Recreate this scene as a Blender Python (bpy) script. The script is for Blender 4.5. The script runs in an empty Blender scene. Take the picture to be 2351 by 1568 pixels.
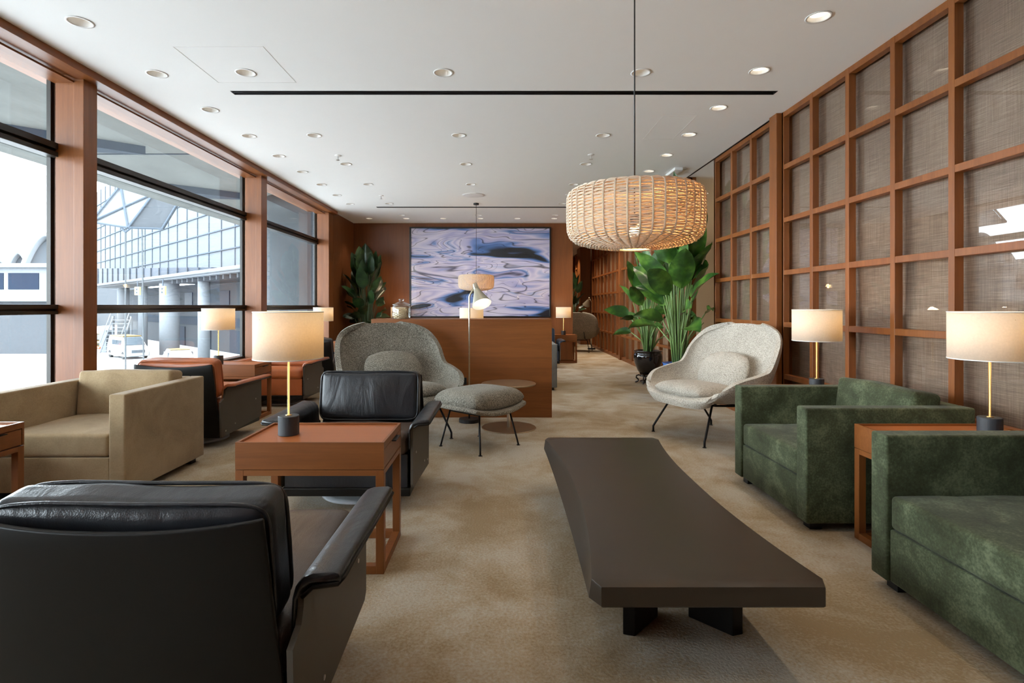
import bpy, math, random
from math import sin, cos, pi, radians, sqrt
from mathutils import Vector, Matrix, noise as mnoise

# ------------------------------------------------------------------ camera, sky, exposure
scene = bpy.context.scene
COL = scene.collection
H = 1.12                      # eye height
F = 1260.0                    # focal length in pixels of the 2351 px wide frame
cam_data = bpy.data.cameras.new('camera')
cam_data.sensor_width = 36.0
cam_data.lens = F / 2351.0 * 36.0
cam_data.shift_x = (1175.5 - 1150.0) / 2351.0
cam_data.shift_y = -(784.0 - 702.0) / 2351.0
cam_data.clip_start = 0.05
cam_data.clip_end = 2000
cam = bpy.data.objects.new('camera', cam_data)
cam.location = (0, 0, H)
cam.rotation_euler = (pi / 2, 0, 0)
COL.objects.link(cam)
scene.camera = cam

world = bpy.data.worlds.new('overcast_sky')
scene.world = world
world.use_nodes = True
wn = world.node_tree.nodes
wn['Background'].inputs[0].default_value = (0.93, 0.965, 1.0, 1)
wn['Background'].inputs[1].default_value = 14.0
scene.view_settings.view_transform = 'Standard'
scene.view_settings.look = 'None'
scene.view_settings.exposure = 0.5
scene.view_settings.gamma = 1.0
scene.view_settings.use_curve_mapping = False
scene.cycles.use_denoising = True
scene.cycles.max_bounces = 9
scene.cycles.diffuse_bounces = 5
scene.cycles.glossy_bounces = 4
scene.cycles.transmission_bounces = 6
scene.cycles.transparent_max_bounces = 12
scene.cycles.sample_clamp_indirect = 6.0
scene.cycles.use_adaptive_sampling = True
scene.cycles.adaptive_threshold = 0.035

DOWNLIGHT_W = 5.0
WASHER_W = 15.0
SHADE_W = 2.6
PENDANT_W = 4.2
WARM = (1.0, 0.84, 0.66)

# ------------------------------------------------------------------ materials
MATS = {}


def nodes_of(name):
    m = bpy.data.materials.new(name)
    m.use_nodes = True
    nt = m.node_tree
    b = nt.nodes['Principled BSDF']
    return m, nt, b


def N(nt, t, **kw):
    n = nt.nodes.new(t)
    for k, v in kw.items():
        if k in n.inputs:
            n.inputs[k].default_value = v
        else:
            setattr(n, k, v)
    return n


def ramp(nt, fac, stops, interp='LINEAR'):
    r = nt.nodes.new('ShaderNodeValToRGB')
    r.color_ramp.interpolation = interp
    e = r.color_ramp.elements
    while len(e) < len(stops):
        e.new(0.5)
    for i, (p, c) in enumerate(stops):
        e[i].position = p
        e[i].color = (c[0], c[1], c[2], 1)
    nt.links.new(fac, r.inputs[0])
    return r.outputs[0]


def coords(nt, scale=(1, 1, 1), rot=(0, 0, 0), loc=(0, 0, 0)):
    tc = nt.nodes.new('ShaderNodeTexCoord')
    mp = nt.nodes.new('ShaderNodeMapping')
    mp.inputs['Scale'].default_value = scale
    mp.inputs['Rotation'].default_value = rot
    mp.inputs['Location'].default_value = loc
    nt.links.new(tc.outputs['Object'], mp.inputs[0])
    return mp.outputs[0]


def noise_tex(nt, vec, scale, detail=4, rough=0.55, dist=0.0):
    n = N(nt, 'ShaderNodeTexNoise', Scale=scale, Detail=detail, Roughness=rough, Distortion=dist)
    nt.links.new(vec, n.inputs['Vector'])
    return n.outputs['Fac']


def bump(nt, b, height, strength, dist=0.01):
    bp = N(nt, 'ShaderNodeBump', Strength=strength, Distance=dist)
    nt.links.new(height, bp.inputs['Height'])
    nt.links.new(bp.outputs[0], b.inputs['Normal'])


def plain(name, col, rough=0.5, metal=0.0, coat=0.0, spec=0.5, var=0.05):
    m, nt, b = nodes_of(name)
    b.inputs['Base Color'].default_value = (*col, 1)
    b.inputs['Roughness'].default_value = rough
    b.inputs['Metallic'].default_value = metal
    b.inputs['Coat Weight'].default_value = coat
    b.inputs['Specular IOR Level'].default_value = spec
    v = coords(nt)
    f = noise_tex(nt, v, 6.0, 3)
    c = ramp(nt, f, [(0.3, [k * (1 - var) for k in col]), (0.7, [min(1, k * (1 + var)) for k in col])])
    nt.links.new(c, b.inputs['Base Color'])
    MATS[name] = m
    return m


def wood(name, axis, dark, mid, light, rough=0.38):
    sc = {'x': (0.5, 9, 9), 'y': (9, 0.5, 9), 'z': (9, 9, 0.5)}[axis]
    m, nt, b = nodes_of(name)
    v = coords(nt, sc)
    f1 = noise_tex(nt, v, 1.2, 5, 0.6, 0.6)
    f2 = noise_tex(nt, v, 9.0, 4, 0.7)
    mx = N(nt, 'ShaderNodeMix')
    mx.inputs[0].default_value = 0.35
    nt.links.new(f1, mx.inputs[2])
    nt.links.new(f2, mx.inputs[3])
    c = ramp(nt, mx.outputs[0], [(0.25, dark), (0.5, mid), (0.75, light)])
    nt.links.new(c, b.inputs['Base Color'])
    b.inputs['Roughness'].default_value = rough
    b.inputs['Specular IOR Level'].default_value = 0.4
    bump(nt, b, f2, 0.06, 0.002)
    MATS[name] = m
    return m


WD, WM, WL = (0.140, 0.042, 0.009), (0.205, 0.065, 0.015), (0.275, 0.097, 0.025)
wood('wood_x', 'x', WD, WM, WL)
wood('wood_y', 'y', WD, WM, WL)
wood('wood_z', 'z', WD, WM, WL)
wood('wood_top', 'x', (0.31, 0.098, 0.030), (0.345, 0.112, 0.036), (0.38, 0.128, 0.042), 0.33)  # tray tops: their sheen is put into a lighter wood colour
wood('wood_wall', 'z', (0.14, 0.043, 0.012), (0.19, 0.062, 0.017), (0.24, 0.085, 0.025), 0.42)


def leather(name, col, rough=0.36, wrinkle=0.35):
    m, nt, b = nodes_of(name)
    v = coords(nt)
    f = noise_tex(nt, v, 3.0, 4)
    c = ramp(nt, f, [(0.3, [k * 0.8 for k in col]), (0.7, [min(1, k * 1.25) for k in col])])
    nt.links.new(c, b.inputs['Base Color'])
    b.inputs['Roughness'].default_value = rough
    v2 = coords(nt, (8, 5, 3))
    w = noise_tex(nt, v2, 1.0, 3, 0.5, 1.0)
    vo = N(nt, 'ShaderNodeTexVoronoi', Scale=260.0)
    v3 = coords(nt)
    nt.links.new(v3, vo.inputs['Vector'])
    ad = N(nt, 'ShaderNodeMath', operation='MULTIPLY_ADD')
    nt.links.new(vo.outputs['Distance'], ad.inputs[0])
    ad.inputs[1].default_value = 0.05
    nt.links.new(w, ad.inputs[2])
    bump(nt, b, ad.outputs[0], wrinkle * 0.8, 0.02)
    MATS[name] = m


leather('black_leather', (0.015, 0.016, 0.019), 0.31)
leather('blue_lit_leather', (0.025, 0.035, 0.055), 0.32)  # black leather with blue daylight put into its colour
leather('brown_leather', (0.36, 0.095, 0.026), 0.38)
leather('dark_seat_leather', (0.070, 0.046, 0.034), 0.36)
plain('black_shell', (0.010, 0.009, 0.008), 0.38, spec=0.22)
plain('shell_side', (0.080, 0.069, 0.055), 0.5, spec=0.3)


def fabric(name, c1, c2, c3, big=4.0, fine=230.0, sheen=0.3, bstr=0.3, stretch=(1, 1, 1), rough=0.85, mixf=0.5, spread=0.14):
    m, nt, b = nodes_of(name)
    v = coords(nt)
    f = noise_tex(nt, v, big, 5, 0.65, 0.4)
    vf = coords(nt, stretch)
    g = noise_tex(nt, vf, fine, 2, 0.6)
    mx = N(nt, 'ShaderNodeMix')
    mx.inputs[0].default_value = mixf
    nt.links.new(f, mx.inputs[2])
    nt.links.new(g, mx.inputs[3])
    c = ramp(nt, mx.outputs[0], [(0.5 - spread, c1), (0.5, c2), (0.5 + spread, c3)])
    nt.links.new(c, b.inputs['Base Color'])
    b.inputs['Roughness'].default_value = rough
    b.inputs['Sheen Weight'].default_value = sheen
    b.inputs['Sheen Roughness'].default_value = 0.5
    b.inputs['Specular IOR Level'].default_value = 0.2
    bump(nt, b, g, bstr, 0.004)
    MATS[name] = m


fabric('tan_suede', (0.25, 0.175, 0.095), (0.32, 0.230, 0.130), (0.38, 0.280, 0.165), 3.5, 120, 0.15, 0.12, mixf=0.25)
fabric('green_velvet', (0.026, 0.029, 0.013), (0.045, 0.054, 0.026), (0.102, 0.120, 0.066), 6.0, 110, 0.06, 0.2, mixf=0.3, spread=0.13)  # palest blotches are highlights on the velvet put into the colour
fabric('grey_tweed', (0.085, 0.078, 0.062), (0.215, 0.198, 0.162), (0.43, 0.40, 0.335), 5, 210, 0.1, 0.5, (1, 1, 0.45), mixf=0.85)
fabric('cream_boucle', (0.24, 0.21, 0.175), (0.43, 0.39, 0.33), (0.56, 0.52, 0.45), 5, 170, 0.1, 0.6, (1, 1, 0.8), mixf=0.85)
fabric('grey_upholstery', (0.14, 0.14, 0.135), (0.19, 0.19, 0.18), (0.24, 0.24, 0.225), 5, 200, 0.1, 0.3)
fabric('carpet', (0.27, 0.190, 0.100), (0.36, 0.285, 0.190), (0.43, 0.380, 0.305), 1.9, 90, 0.1, 0.7, mixf=0.30, spread=0.095)  # ochre and grey patches: pile and dirt, plus warm and cool light in colour
plain('ceiling_paint', (0.86, 0.86, 0.85), 0.9, spec=0.1, var=0.004)
plain('white_paint', (0.78, 0.77, 0.75), 0.5)
plain('reflector', (0.75, 0.74, 0.72), 0.35)
plain('lamp_cone', (0.36, 0.33, 0.25), 0.38, 0.5)
plain('black_paint', (0.008, 0.008, 0.009), 0.5)
plain('black_metal', (0.018, 0.018, 0.020), 0.4, 0.6)
plain('lamp_base', (0.026, 0.029, 0.034), 0.55)
plain('brass', (0.75, 0.55, 0.25), 0.22, 1.0)
plain('nickel', (0.66, 0.60, 0.48), 0.25, 1.0)
plain('bronze_top', (0.42, 0.32, 0.21), 0.30, 0.75)
plain('steel', (0.6, 0.6, 0.6), 0.3, 1.0)
plain('disc_white', (0.6, 0.62, 0.65), 0.4)
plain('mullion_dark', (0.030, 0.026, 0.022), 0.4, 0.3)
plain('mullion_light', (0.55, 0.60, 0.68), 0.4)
plain('table_brown', (0.042, 0.030, 0.020), 0.40, spec=0.28)
plain('soil', (0.05, 0.03, 0.02), 0.9)
plain('pot_black', (0.012, 0.011, 0.013), 0.08, coat=0.5)
plain('pot_blue', (0.02, 0.12, 0.42), 0.15)
plain('wafer', (0.62, 0.48, 0.30), 0.7)
plain('picture_frame', (0.008, 0.008, 0.010), 0.3)
plain('apron_concrete', (0.42, 0.42, 0.42), 0.9)
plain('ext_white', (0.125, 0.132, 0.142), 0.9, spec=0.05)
plain('ext_panel', (0.100, 0.108, 0.117), 0.9, spec=0.05)
plain('ext_grid', (0.055, 0.066, 0.080), 0.9, spec=0.05)
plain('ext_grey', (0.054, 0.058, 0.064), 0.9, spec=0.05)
plain('ext_column', (0.062, 0.068, 0.073), 0.9, spec=0.05)
plain('ext_dark', (0.030, 0.037, 0.048), 0.9, spec=0.05)
plain('ext_blue_glass', (0.008, 0.014, 0.026), 0.5, spec=0.06)
plain('car_white', (0.210, 0.215, 0.220), 0.3, coat=0.3)
plain('car_gold', (0.132, 0.084, 0.018), 0.35, coat=0.3)
plain('car_blue', (0.025, 0.065, 0.125), 0.35)
plain('car_glass', (0.05, 0.06, 0.07), 0.15)
plain('tyre', (0.012, 0.012, 0.012), 0.8)
plain('red_paint', (0.55, 0.08, 0.03), 0.5)
plain('sign_yellow', (0.50, 0.47, 0.18), 0.5)
plain('orange_paint', (0.6, 0.22, 0.04), 0.5)


def mk_concrete():
    m, nt, b = nodes_of('soffit_concrete')
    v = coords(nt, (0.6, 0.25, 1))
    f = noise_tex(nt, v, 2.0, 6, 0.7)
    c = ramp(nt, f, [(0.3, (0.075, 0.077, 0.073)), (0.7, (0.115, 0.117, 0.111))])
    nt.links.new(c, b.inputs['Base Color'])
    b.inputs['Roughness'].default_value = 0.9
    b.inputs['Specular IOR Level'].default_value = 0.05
    MATS['soffit_concrete'] = m


mk_concrete()


def mk_glass(name, tint=(0.90, 0.95, 0.97), ior=1.45):
    m = bpy.data.materials.new(name)
    m.use_nodes = True
    nt = m.node_tree
    nt.nodes.remove(nt.nodes['Principled BSDF'])
    out = nt.nodes['Material Output']
    t = N(nt, 'ShaderNodeBsdfTransparent')
    t.inputs[0].default_value = (*tint, 1)
    g = N(nt, 'ShaderNodeBsdfGlossy', Roughness=0.0)
    ge = N(nt, 'ShaderNodeNewGeometry')
    dt = N(nt, 'ShaderNodeVectorMath', operation='DOT_PRODUCT')
    nt.links.new(ge.outputs['Normal'], dt.inputs[0])
    nt.links.new(ge.outputs['Incoming'], dt.inputs[1])
    ab = N(nt, 'ShaderNodeMath', operation='ABSOLUTE')
    nt.links.new(dt.outputs['Value'], ab.inputs[0])
    om = N(nt, 'ShaderNodeMath', operation='SUBTRACT', use_clamp=True)
    om.inputs[0].default_value = 1.0
    nt.links.new(ab.outputs[0], om.inputs[1])
    pw = N(nt, 'ShaderNodeMath', operation='POWER')
    nt.links.new(om.outputs[0], pw.inputs[0])
    pw.inputs[1].default_value = 5.0
    f0 = ((ior - 1) / (ior + 1)) ** 2
    fr = N(nt, 'ShaderNodeMath', operation='MULTIPLY_ADD', use_clamp=True)
    nt.links.new(pw.outputs[0], fr.inputs[0])
    fr.inputs[1].default_value = 1 - f0
    fr.inputs[2].default_value = f0
    mx = N(nt, 'ShaderNodeMixShader')
    nt.links.new(fr.outputs[0], mx.inputs[0])
    nt.links.new(t.outputs[0], mx.inputs[1])
    nt.links.new(g.outputs[0], mx.inputs[2])
    nt.links.new(mx.outputs[0], out.inputs[0])
    MATS[name] = m


mk_glass('window_glass')
mk_glass('screen_glass', (0.97, 0.97, 0.97), 1.5)
mk_glass('jar_glass', (0.93, 0.95, 0.95), 1.45)
mk_glass('picture_glass', (0.98, 0.98, 0.98), 1.3)


def mk_translucent(name, col, mixf=0.5, tcol=None, weave=0.0):
    m = bpy.data.materials.new(name)
    m.use_nodes = True
    nt = m.node_tree
    nt.nodes.remove(nt.nodes['Principled BSDF'])
    out = nt.nodes['Material Output']
    d = N(nt, 'ShaderNodeBsdfDiffuse')
    t = N(nt, 'ShaderNodeBsdfTranslucent')
    v = coords(nt)
    f = noise_tex(nt, v, 120.0 if not weave else weave, 2)
    c = ramp(nt, f, [(0.3, [k * 0.93 for k in col]), (0.7, [min(1, k * 1.05) for k in col])])
    nt.links.new(c, d.inputs[0])
    t.inputs[0].default_value = (*(tcol or col), 1)
    mx = N(nt, 'ShaderNodeMixShader')
    mx.inputs[0].default_value = mixf
    nt.links.new(d.outputs[0], mx.inputs[1])
    nt.links.new(t.outputs[0], mx.inputs[2])
    nt.links.new(mx.outputs[0], out.inputs[0])
    MATS[name] = m


mk_translucent('shade_linen', (0.80, 0.75, 0.68), 0.42, (0.80, 0.68, 0.50))
mk_translucent('rattan', (0.80, 0.70, 0.56), 0.18, (0.8, 0.42, 0.12), 60)


def mk_emit(name, col, s):
    m = bpy.data.materials.new(name)
    m.use_nodes = True
    nt = m.node_tree
    nt.nodes.remove(nt.nodes['Principled BSDF'])
    e = N(nt, 'ShaderNodeEmission', Strength=s)
    e.inputs[0].default_value = (*col, 1)
    nt.links.new(e.outputs[0], nt.nodes['Material Output'].inputs[0])
    MATS[name] = m


mk_emit('lens_glow', (1.0, 0.86, 0.66), 2.6)
mk_emit('lens_dim', (1.0, 0.80, 0.55), 1.0)
mk_emit('bulb_glow', (1.0, 0.72, 0.38), 7.0)


def mk_screen_fabric(name, c1, c2, c3, metal=0.25, rough=0.42):
    m, nt, b = nodes_of(name)
    a = noise_tex(nt, coords(nt, (1, 5, 240)), 1.0, 4, 0.75, 0.3)
    d = noise_tex(nt, coords(nt, (1, 170, 4)), 1.0, 3, 0.7)
    g = noise_tex(nt, coords(nt), 2.0, 2)
    mx = N(nt, 'ShaderNodeMix')
    mx.inputs[0].default_value = 0.36
    nt.links.new(a, mx.inputs[2])
    nt.links.new(d, mx.inputs[3])
    m2 = N(nt, 'ShaderNodeMix')
    m2.inputs[0].default_value = 0.18
    nt.links.new(mx.outputs[0], m2.inputs[2])
    nt.links.new(g, m2.inputs[3])
    c = ramp(nt, m2.outputs[0], [(0.36, c1), (0.5, c2), (0.64, c3)])
    nt.links.new(c, b.inputs['Base Color'])
    b.inputs['Metallic'].default_value = metal
    b.inputs['Roughness'].default_value = rough
    bump(nt, b, mx.outputs[0], 0.5, 0.006)
    MATS[name] = m


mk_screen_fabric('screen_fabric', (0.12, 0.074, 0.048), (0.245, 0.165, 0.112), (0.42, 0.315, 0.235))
mk_translucent('screen_fabric_pale', (0.62, 0.50, 0.37), 0.45, (0.75, 0.62, 0.45), 80)  # paler fabric colour carries part of the light from behind


def mk_leaf(name, c1, c2, c3):
    m, nt, b = nodes_of(name)
    v = coords(nt)
    f = noise_tex(nt, v, 5.0, 3)
    c = ramp(nt, f, [(0.35, c1), (0.5, c2), (0.66, c3)])
    nt.links.new(c, b.inputs['Base Color'])
    b.inputs['Roughness'].default_value = 0.35
    b.inputs['Subsurface Weight'].default_value = 0.0
    f2 = noise_tex(nt, coords(nt, (3, 3, 45)), 1.0, 2)
    bump(nt, b, f2, 0.25, 0.01)
    MATS[name] = m


mk_leaf('leaf', (0.014, 0.048, 0.008), (0.036, 0.105, 0.014), (0.12, 0.25, 0.035))
mk_leaf('leaf_dark', (0.010, 0.026, 0.012), (0.020, 0.050, 0.018), (0.045, 0.095, 0.025))
plain('stem_green', (0.16, 0.26, 0.08), 0.45)
plain('stem_dark', (0.05, 0.08, 0.03), 0.5)


def mk_picture():
    m, nt, b = nodes_of('water_photograph')
    v = coords(nt, (0.38, 1, 1.65), (0, 0.05, 0), (3.1, 0, 1.7))
    n0 = N(nt, 'ShaderNodeTexNoise', Scale=1.1, Detail=2.0, Roughness=0.5, Distortion=0.5)
    nt.links.new(v, n0.inputs['Vector'])
    sub = N(nt, 'ShaderNodeVectorMath', operation='SUBTRACT')
    nt.links.new(n0.outputs['Color'], sub.inputs[0])
    sub.inputs[1].default_value = (0.5, 0.5, 0.5)
    sc = N(nt, 'ShaderNodeVectorMath', operation='SCALE')
    nt.links.new(sub.outputs[0], sc.inputs[0])
    sc.inputs['Scale'].default_value = 1.7
    ad = N(nt, 'ShaderNodeVectorMath', operation='ADD')
    nt.links.new(v, ad.inputs[0])
    nt.links.new(sc.outputs[0], ad.inputs[1])
    f = noise_tex(nt, ad.outputs[0], 1.25, 2.0, 0.45)
    P1, P2 = (0.46, 0.43, 0.66), (0.74, 0.67, 0.78)
    BL, DB, K = (0.08, 0.18, 0.44), (0.035, 0.06, 0.12), (0.012, 0.013, 0.018)
    c1 = ramp(nt, f, [(0.0, K), (0.39, K), (0.397, DB), (0.415, BL), (0.435, (0.20, 0.30, 0.62)),
                      (0.455, P1), (0.51, P2), (0.56, P1), (0.59, P2), (0.625, (0.24, 0.33, 0.62)), (0.635, BL), (0.66, P1), (0.69, K), (0.80, DB)])
    f2 = noise_tex(nt, ad.outputs[0], 1.5, 1.0, 0.4)
    W_ = (1, 1, 1)
    st = [(0.0, W_)]
    for c0, hw_, dk in ((0.38, 0.007, 0.05), (0.445, 0.003, 0.3), (0.50, 0.006, 0.10), (0.545, 0.003, 0.3), (0.60, 0.008, 0.05), (0.66, 0.004, 0.2)):
        st += [(c0 - hw_, W_), (c0, (dk, dk, dk * 1.4)), (c0 + hw_, W_)]
    lines = ramp(nt, f2, st)
    mu = N(nt, 'ShaderNodeMix')
    mu.data_type = 'RGBA'
    mu.blend_type = 'MULTIPLY'
    mu.inputs[0].default_value = 1.0
    nt.links.new(c1, mu.inputs[6])
    nt.links.new(lines, mu.inputs[7])
    nt.links.new(mu.outputs[2], b.inputs['Base Color'])
    b.inputs['Roughness'].default_value = 0.4
    MATS['water_photograph'] = m


mk_picture()

# ------------------------------------------------------------------ mesh helpers


class M:
    def __init__(s):
        s.v = []
        s.f = []

    def add(s, vs, fs):
        o = len(s.v)
        s.v += [tuple(p) for p in vs]
        s.f += [tuple(i + o for i in f) for f in fs]
        return s

    def box(s, x0, x1, y0, y1, z0, z1):
        vs = [(x, y, z) for z in (z0, z1) for y in (y0, y1) for x in (x0, x1)]
        return s.add(vs, [(0, 2, 3, 1), (4, 5, 7, 6), (0, 1, 5, 4), (2, 6, 7, 3), (0, 4, 6, 2), (1, 3, 7, 5)])

    def prism(s, poly, z0, z1):
        n = len(poly)
        vs = [(x, y, z0) for x, y in poly] + [(x, y, z1) for x, y in poly]
        fs = [tuple(range(n))[::-1], tuple(range(n, 2 * n))]
        fs += [(i, (i + 1) % n, n + (i + 1) % n, n + i) for i in range(n)]
        return s.add(vs, fs)

    def extrude_section(s, sec, a, b, axis='y'):
        """closed section of (p, q) swept along an axis from a to b"""
        n = len(sec)
        def pt(p, q, t):
            return {'y': (p, t, q), 'x': (t, p, q), 'z': (p, q, t)}[axis]
        vs = [pt(p, q, a) for p, q in sec] + [pt(p, q, b) for p, q in sec]
        fs = [tuple(range(n)), tuple(range(n, 2 * n))[::-1]]
        fs += [(i, n + i, n + (i + 1) % n, (i + 1) % n) for i in range(n)]
        return s.add(vs, fs)

    def lathe(s, prof, n=32, c=(0, 0, 0)):
        vs, fs = [], []
        for r, z in prof:
            for k in range(n):
                a = 2 * pi * k / n
                vs.append((c[0] + r * cos(a), c[1] + r * sin(a), c[2] + z))
        for i in range(len(prof) - 1):
            for k in range(n):
                k2 = (k + 1) % n
                fs.append((i * n + k, i * n + k2, (i + 1) * n + k2, (i + 1) * n + k))
        if prof[0][0] > 1e-6:
            fs.append(tuple(range(n))[::-1])
        if prof[-1][0] > 1e-6:
            fs.append(tuple(range((len(prof) - 1) * n, len(prof) * n)))
        return s.add(vs, fs)

    def lathe_open(s, prof, n=32, c=(0, 0, 0)):
        vs, fs = [], []
        for r, z in prof:
            for k in range(n):
                a = 2 * pi * k / n
                vs.append((c[0] + r * cos(a), c[1] + r * sin(a), c[2] + z))
        for i in range(len(prof) - 1):
            for k in range(n):
                k2 = (k + 1) % n
                fs.append((i * n + k, i * n + k2, (i + 1) * n + k2, (i + 1) * n + k))
        return s.add(vs, fs)

    def tube(s, path, r, n=8, closed=False):
        pts = [Vector(p) for p in path]
        m = len(pts)
        vs, fs = [], []
        up = None
        for i, p in enumerate(pts):
            if closed:
                t = (pts[(i + 1) % m] - pts[i - 1]).normalized()
            else:
                t = (pts[min(i + 1, m - 1)] - pts[max(i - 1, 0)]).normalized()
            if up is None:
                up = Vector((0, 0, 1)) if abs(t.z) < 0.9 else Vector((1, 0, 0))
            a = t.cross(up)
            if a.length < 1e-4:
                a = t.cross(Vector((0, 1, 0)))
            a.normalize()
            b = a.cross(t).normalized()
            up = b
            rr = r[i] if isinstance(r, (list, tuple)) else r
            for k in range(n):
                w = 2 * pi * k / n
                vs.append(p + a * (rr * cos(w)) + b * (rr * sin(w)))
        rng = m if closed else m - 1
        for i in range(rng):
            j = (i + 1) % m
            for k in range(n):
                k2 = (k + 1) % n
                fs.append((i * n + k, i * n + k2, j * n + k2, j * n + k))
        if not closed:
            fs.append(tuple(range(n))[::-1])
            fs.append(tuple(range((m - 1) * n, m * n)))
        return s.add(vs, fs)

    def grid(s, fn, nu, nv):
        vs = [fn(i / nu, j / nv) for j in range(nv + 1) for i in range(nu + 1)]
        w = nu + 1
        fs = [(j * w + i, j * w + i + 1, (j + 1) * w + i + 1, (j + 1) * w + i) for j in range(nv) for i in range(nu)]
        return s.add(vs, fs)

    def rbox(s, c, size, r, crown=(0, 0, 0), n=10, warp=None, mat=None):
        """rounded cuboid with crowned faces; mat rotates about its centre"""
        hx, hy, hz = size[0] / 2, size[1] / 2, size[2] / 2
        def params(h):
            rr = min(r, h * 0.98)
            q = rr / h
            a = [-1, -1 + q * 0.12, -1 + q * 0.35, -1 + q * 0.7]
            inner = [(-1 + q) + (2 - 2 * q) * i / n for i in range(n + 1)]
            return a + inner + [-t for t in a[::-1]]
        P = [params(hx), params(hy), params(hz)]
        key, vs, fs = {}, [], []
        hs = (hx, hy, hz)
        def vert(u):
            k = (round(u[0], 5), round(u[1], 5), round(u[2], 5))
            if k in key:
                return key[k]
            q = [u[i] * hs[i] for i in range(3)]
            inn = [max(-(hs[i] - min(r, hs[i] * .98)), min(hs[i] - min(r, hs[i] * .98), q[i])) for i in range(3)]
            d = Vector([q[i] - inn[i] for i in range(3)])
            if d.length > 1e-9:
                d = d.normalized() * min(r, min(hs) * 0.98) if d.length > 1e-9 else d
            p = [inn[i] + d[i] for i in range(3)]
            for i in range(3):
                if crown[i]:
                    o = [j for j in range(3) if j != i]
                    w = (1 - u[o[0]] ** 2) * (1 - u[o[1]] ** 2)
                    p[i] += crown[i] * u[i] * w
            p = Vector(p)
            if warp:
                p = Vector(warp(p, u))
            if mat:
                p = mat @ p
            p = p + Vector(c)
            key[k] = len(vs)
            vs.append(p)
            return key[k]
        for ax in range(3):
            a, b = [j for j in range(3) if j != ax]
            for sgn in (-1, 1):
                A, B = P[a], P[b]
                for i in range(len(A) - 1):
                    for j in range(len(B) - 1):
                        q = []
                        for (ii, jj) in ((i, j), (i + 1, j), (i + 1, j + 1), (i, j + 1)):
                            u = [0, 0, 0]
                            u[ax] = sgn
                            u[a] = A[ii]
                            u[b] = B[jj]
                            q.append(vert(u))
                        if (sgn > 0) == (ax == 1):
                            q = q[::-1]
                        fs.append(tuple(q))
        return s.add(vs, fs)

    def pillow(s, c, w, d, h, rc=0.22, n=18, p=2.6, e=0.6, mat=None, warp=None):
        vs = []
        def P(u, v, sg):
            x = w / 2 * u * sqrt(1 - rc * v * v)
            y = d / 2 * v * sqrt(1 - rc * u * u)
            z = sg * h / 2 * max(0, (1 - abs(u) ** p) * (1 - abs(v) ** p)) ** e
            q = Vector((x, y, z))
            if warp:
                q = Vector(warp(q))
            if mat:
                q = mat @ q
            return q + Vector(c)
        for sg in (1, -1):
            def fn(a, b, sg=sg):
                u = sin((a * 2 - 1) * pi / 2)
                v = sin((b * 2 - 1) * pi / 2)
                return P(u, v, sg)
            s.grid(fn if sg > 0 else (lambda a, b: fn(1 - a, b)), n, n)
        return s

    def build(s, name, mat, parent=None, smooth=False, bevel=0, bseg=2, sub=0, solid=0, offset=0.0, merge=False, loc=None):
        me = bpy.data.meshes.new(name)
        me.from_pydata([tuple(v) for v in s.v], [], s.f)
        me.validate()
        me.update()
        if merge:
            import bmesh
            bm = bmesh.new()
            bm.from_mesh(me)
            bmesh.ops.remove_doubles(bm, verts=bm.verts, dist=1e-5)
            bmesh.ops.recalc_face_normals(bm, faces=bm.faces)
            bm.to_mesh(me)
            bm.free()
        if smooth:
            for p in me.polygons:
                p.use_smooth = True
        me.materials.append(MATS[mat] if isinstance(mat, str) else mat)
        o = bpy.data.objects.new(name, me)
        COL.objects.link(o)
        if parent is not None:
            o.parent = parent
        if loc:
            o.location = loc
        if solid:
            md = o.modifiers.new('thickness', 'SOLIDIFY')
            md.thickness = solid
            md.offset = offset
        if bevel:
            md = o.modifiers.new('bevel', 'BEVEL')
            md.width = bevel
            md.segments = bseg
            md.limit_method = 'ANGLE'
            md.angle_limit = radians(40)
        if sub:
            md = o.modifiers.new('subdivision', 'SUBSURF')
            md.levels = sub
            md.render_levels = sub
        return o


def tag(o, label, cat, group=None, kind=None):
    o['label'] = label
    o['category'] = cat
    if group:
        o['group'] = group
    if kind:
        o['kind'] = kind
    return o


def structure(o, label=None):
    o['kind'] = 'structure'
    if label:
        o['label'] = label
    return o


def thing(name, label, cat, loc=(0, 0, 0), rz=0.0, group=None):
    o = bpy.data.objects.new(name, None)
    o.empty_display_size = 0.1
    COL.objects.link(o)
    o.location = loc
    o.rotation_euler = (0, 0, rz)
    return tag(o, label, cat, group)


def dup(root, loc, rz=0.0, label=None, group=None):
    def cp(o, parent):
        c = o.copy()
        COL.objects.link(c)
        c.parent = parent
        for ch in list(o.children):
            cp(ch, c)
        return c
    r = cp(root, None)
    r.location = loc
    r.rotation_euler = (0, 0, rz)
    if label:
        r['label'] = label
    if group:
        r['group'] = group
    return r


def rot(ax, deg):
    return Matrix.Rotation(radians(deg), 3, ax)


def superell(w, d, n=24, p=4):
    out = []
    for k in range(n):
        a = 2 * pi * k / n
        c, s_ = cos(a), sin(a)
        out.append((w / 2 * math.copysign(abs(c) ** (2 / p), c), d / 2 * math.copysign(abs(s_) ** (2 / p), s_)))
    return out


CZ = 2.82            # ceiling height
XL, XR = -3.03, 2.48  # column face line, lattice face line
YB = 11.3            # far wood wall
Y0 = -1.3            # wall behind the camera, kept close to cut light from there

# ------------------------------------------------------------------ room shell
structure(M().box(-3.6, 6.0, Y0 - 0.2, 21.2, -0.12, 0.0).build('floor', 'carpet'), 'mottled beige wall-to-wall carpet')

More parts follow.
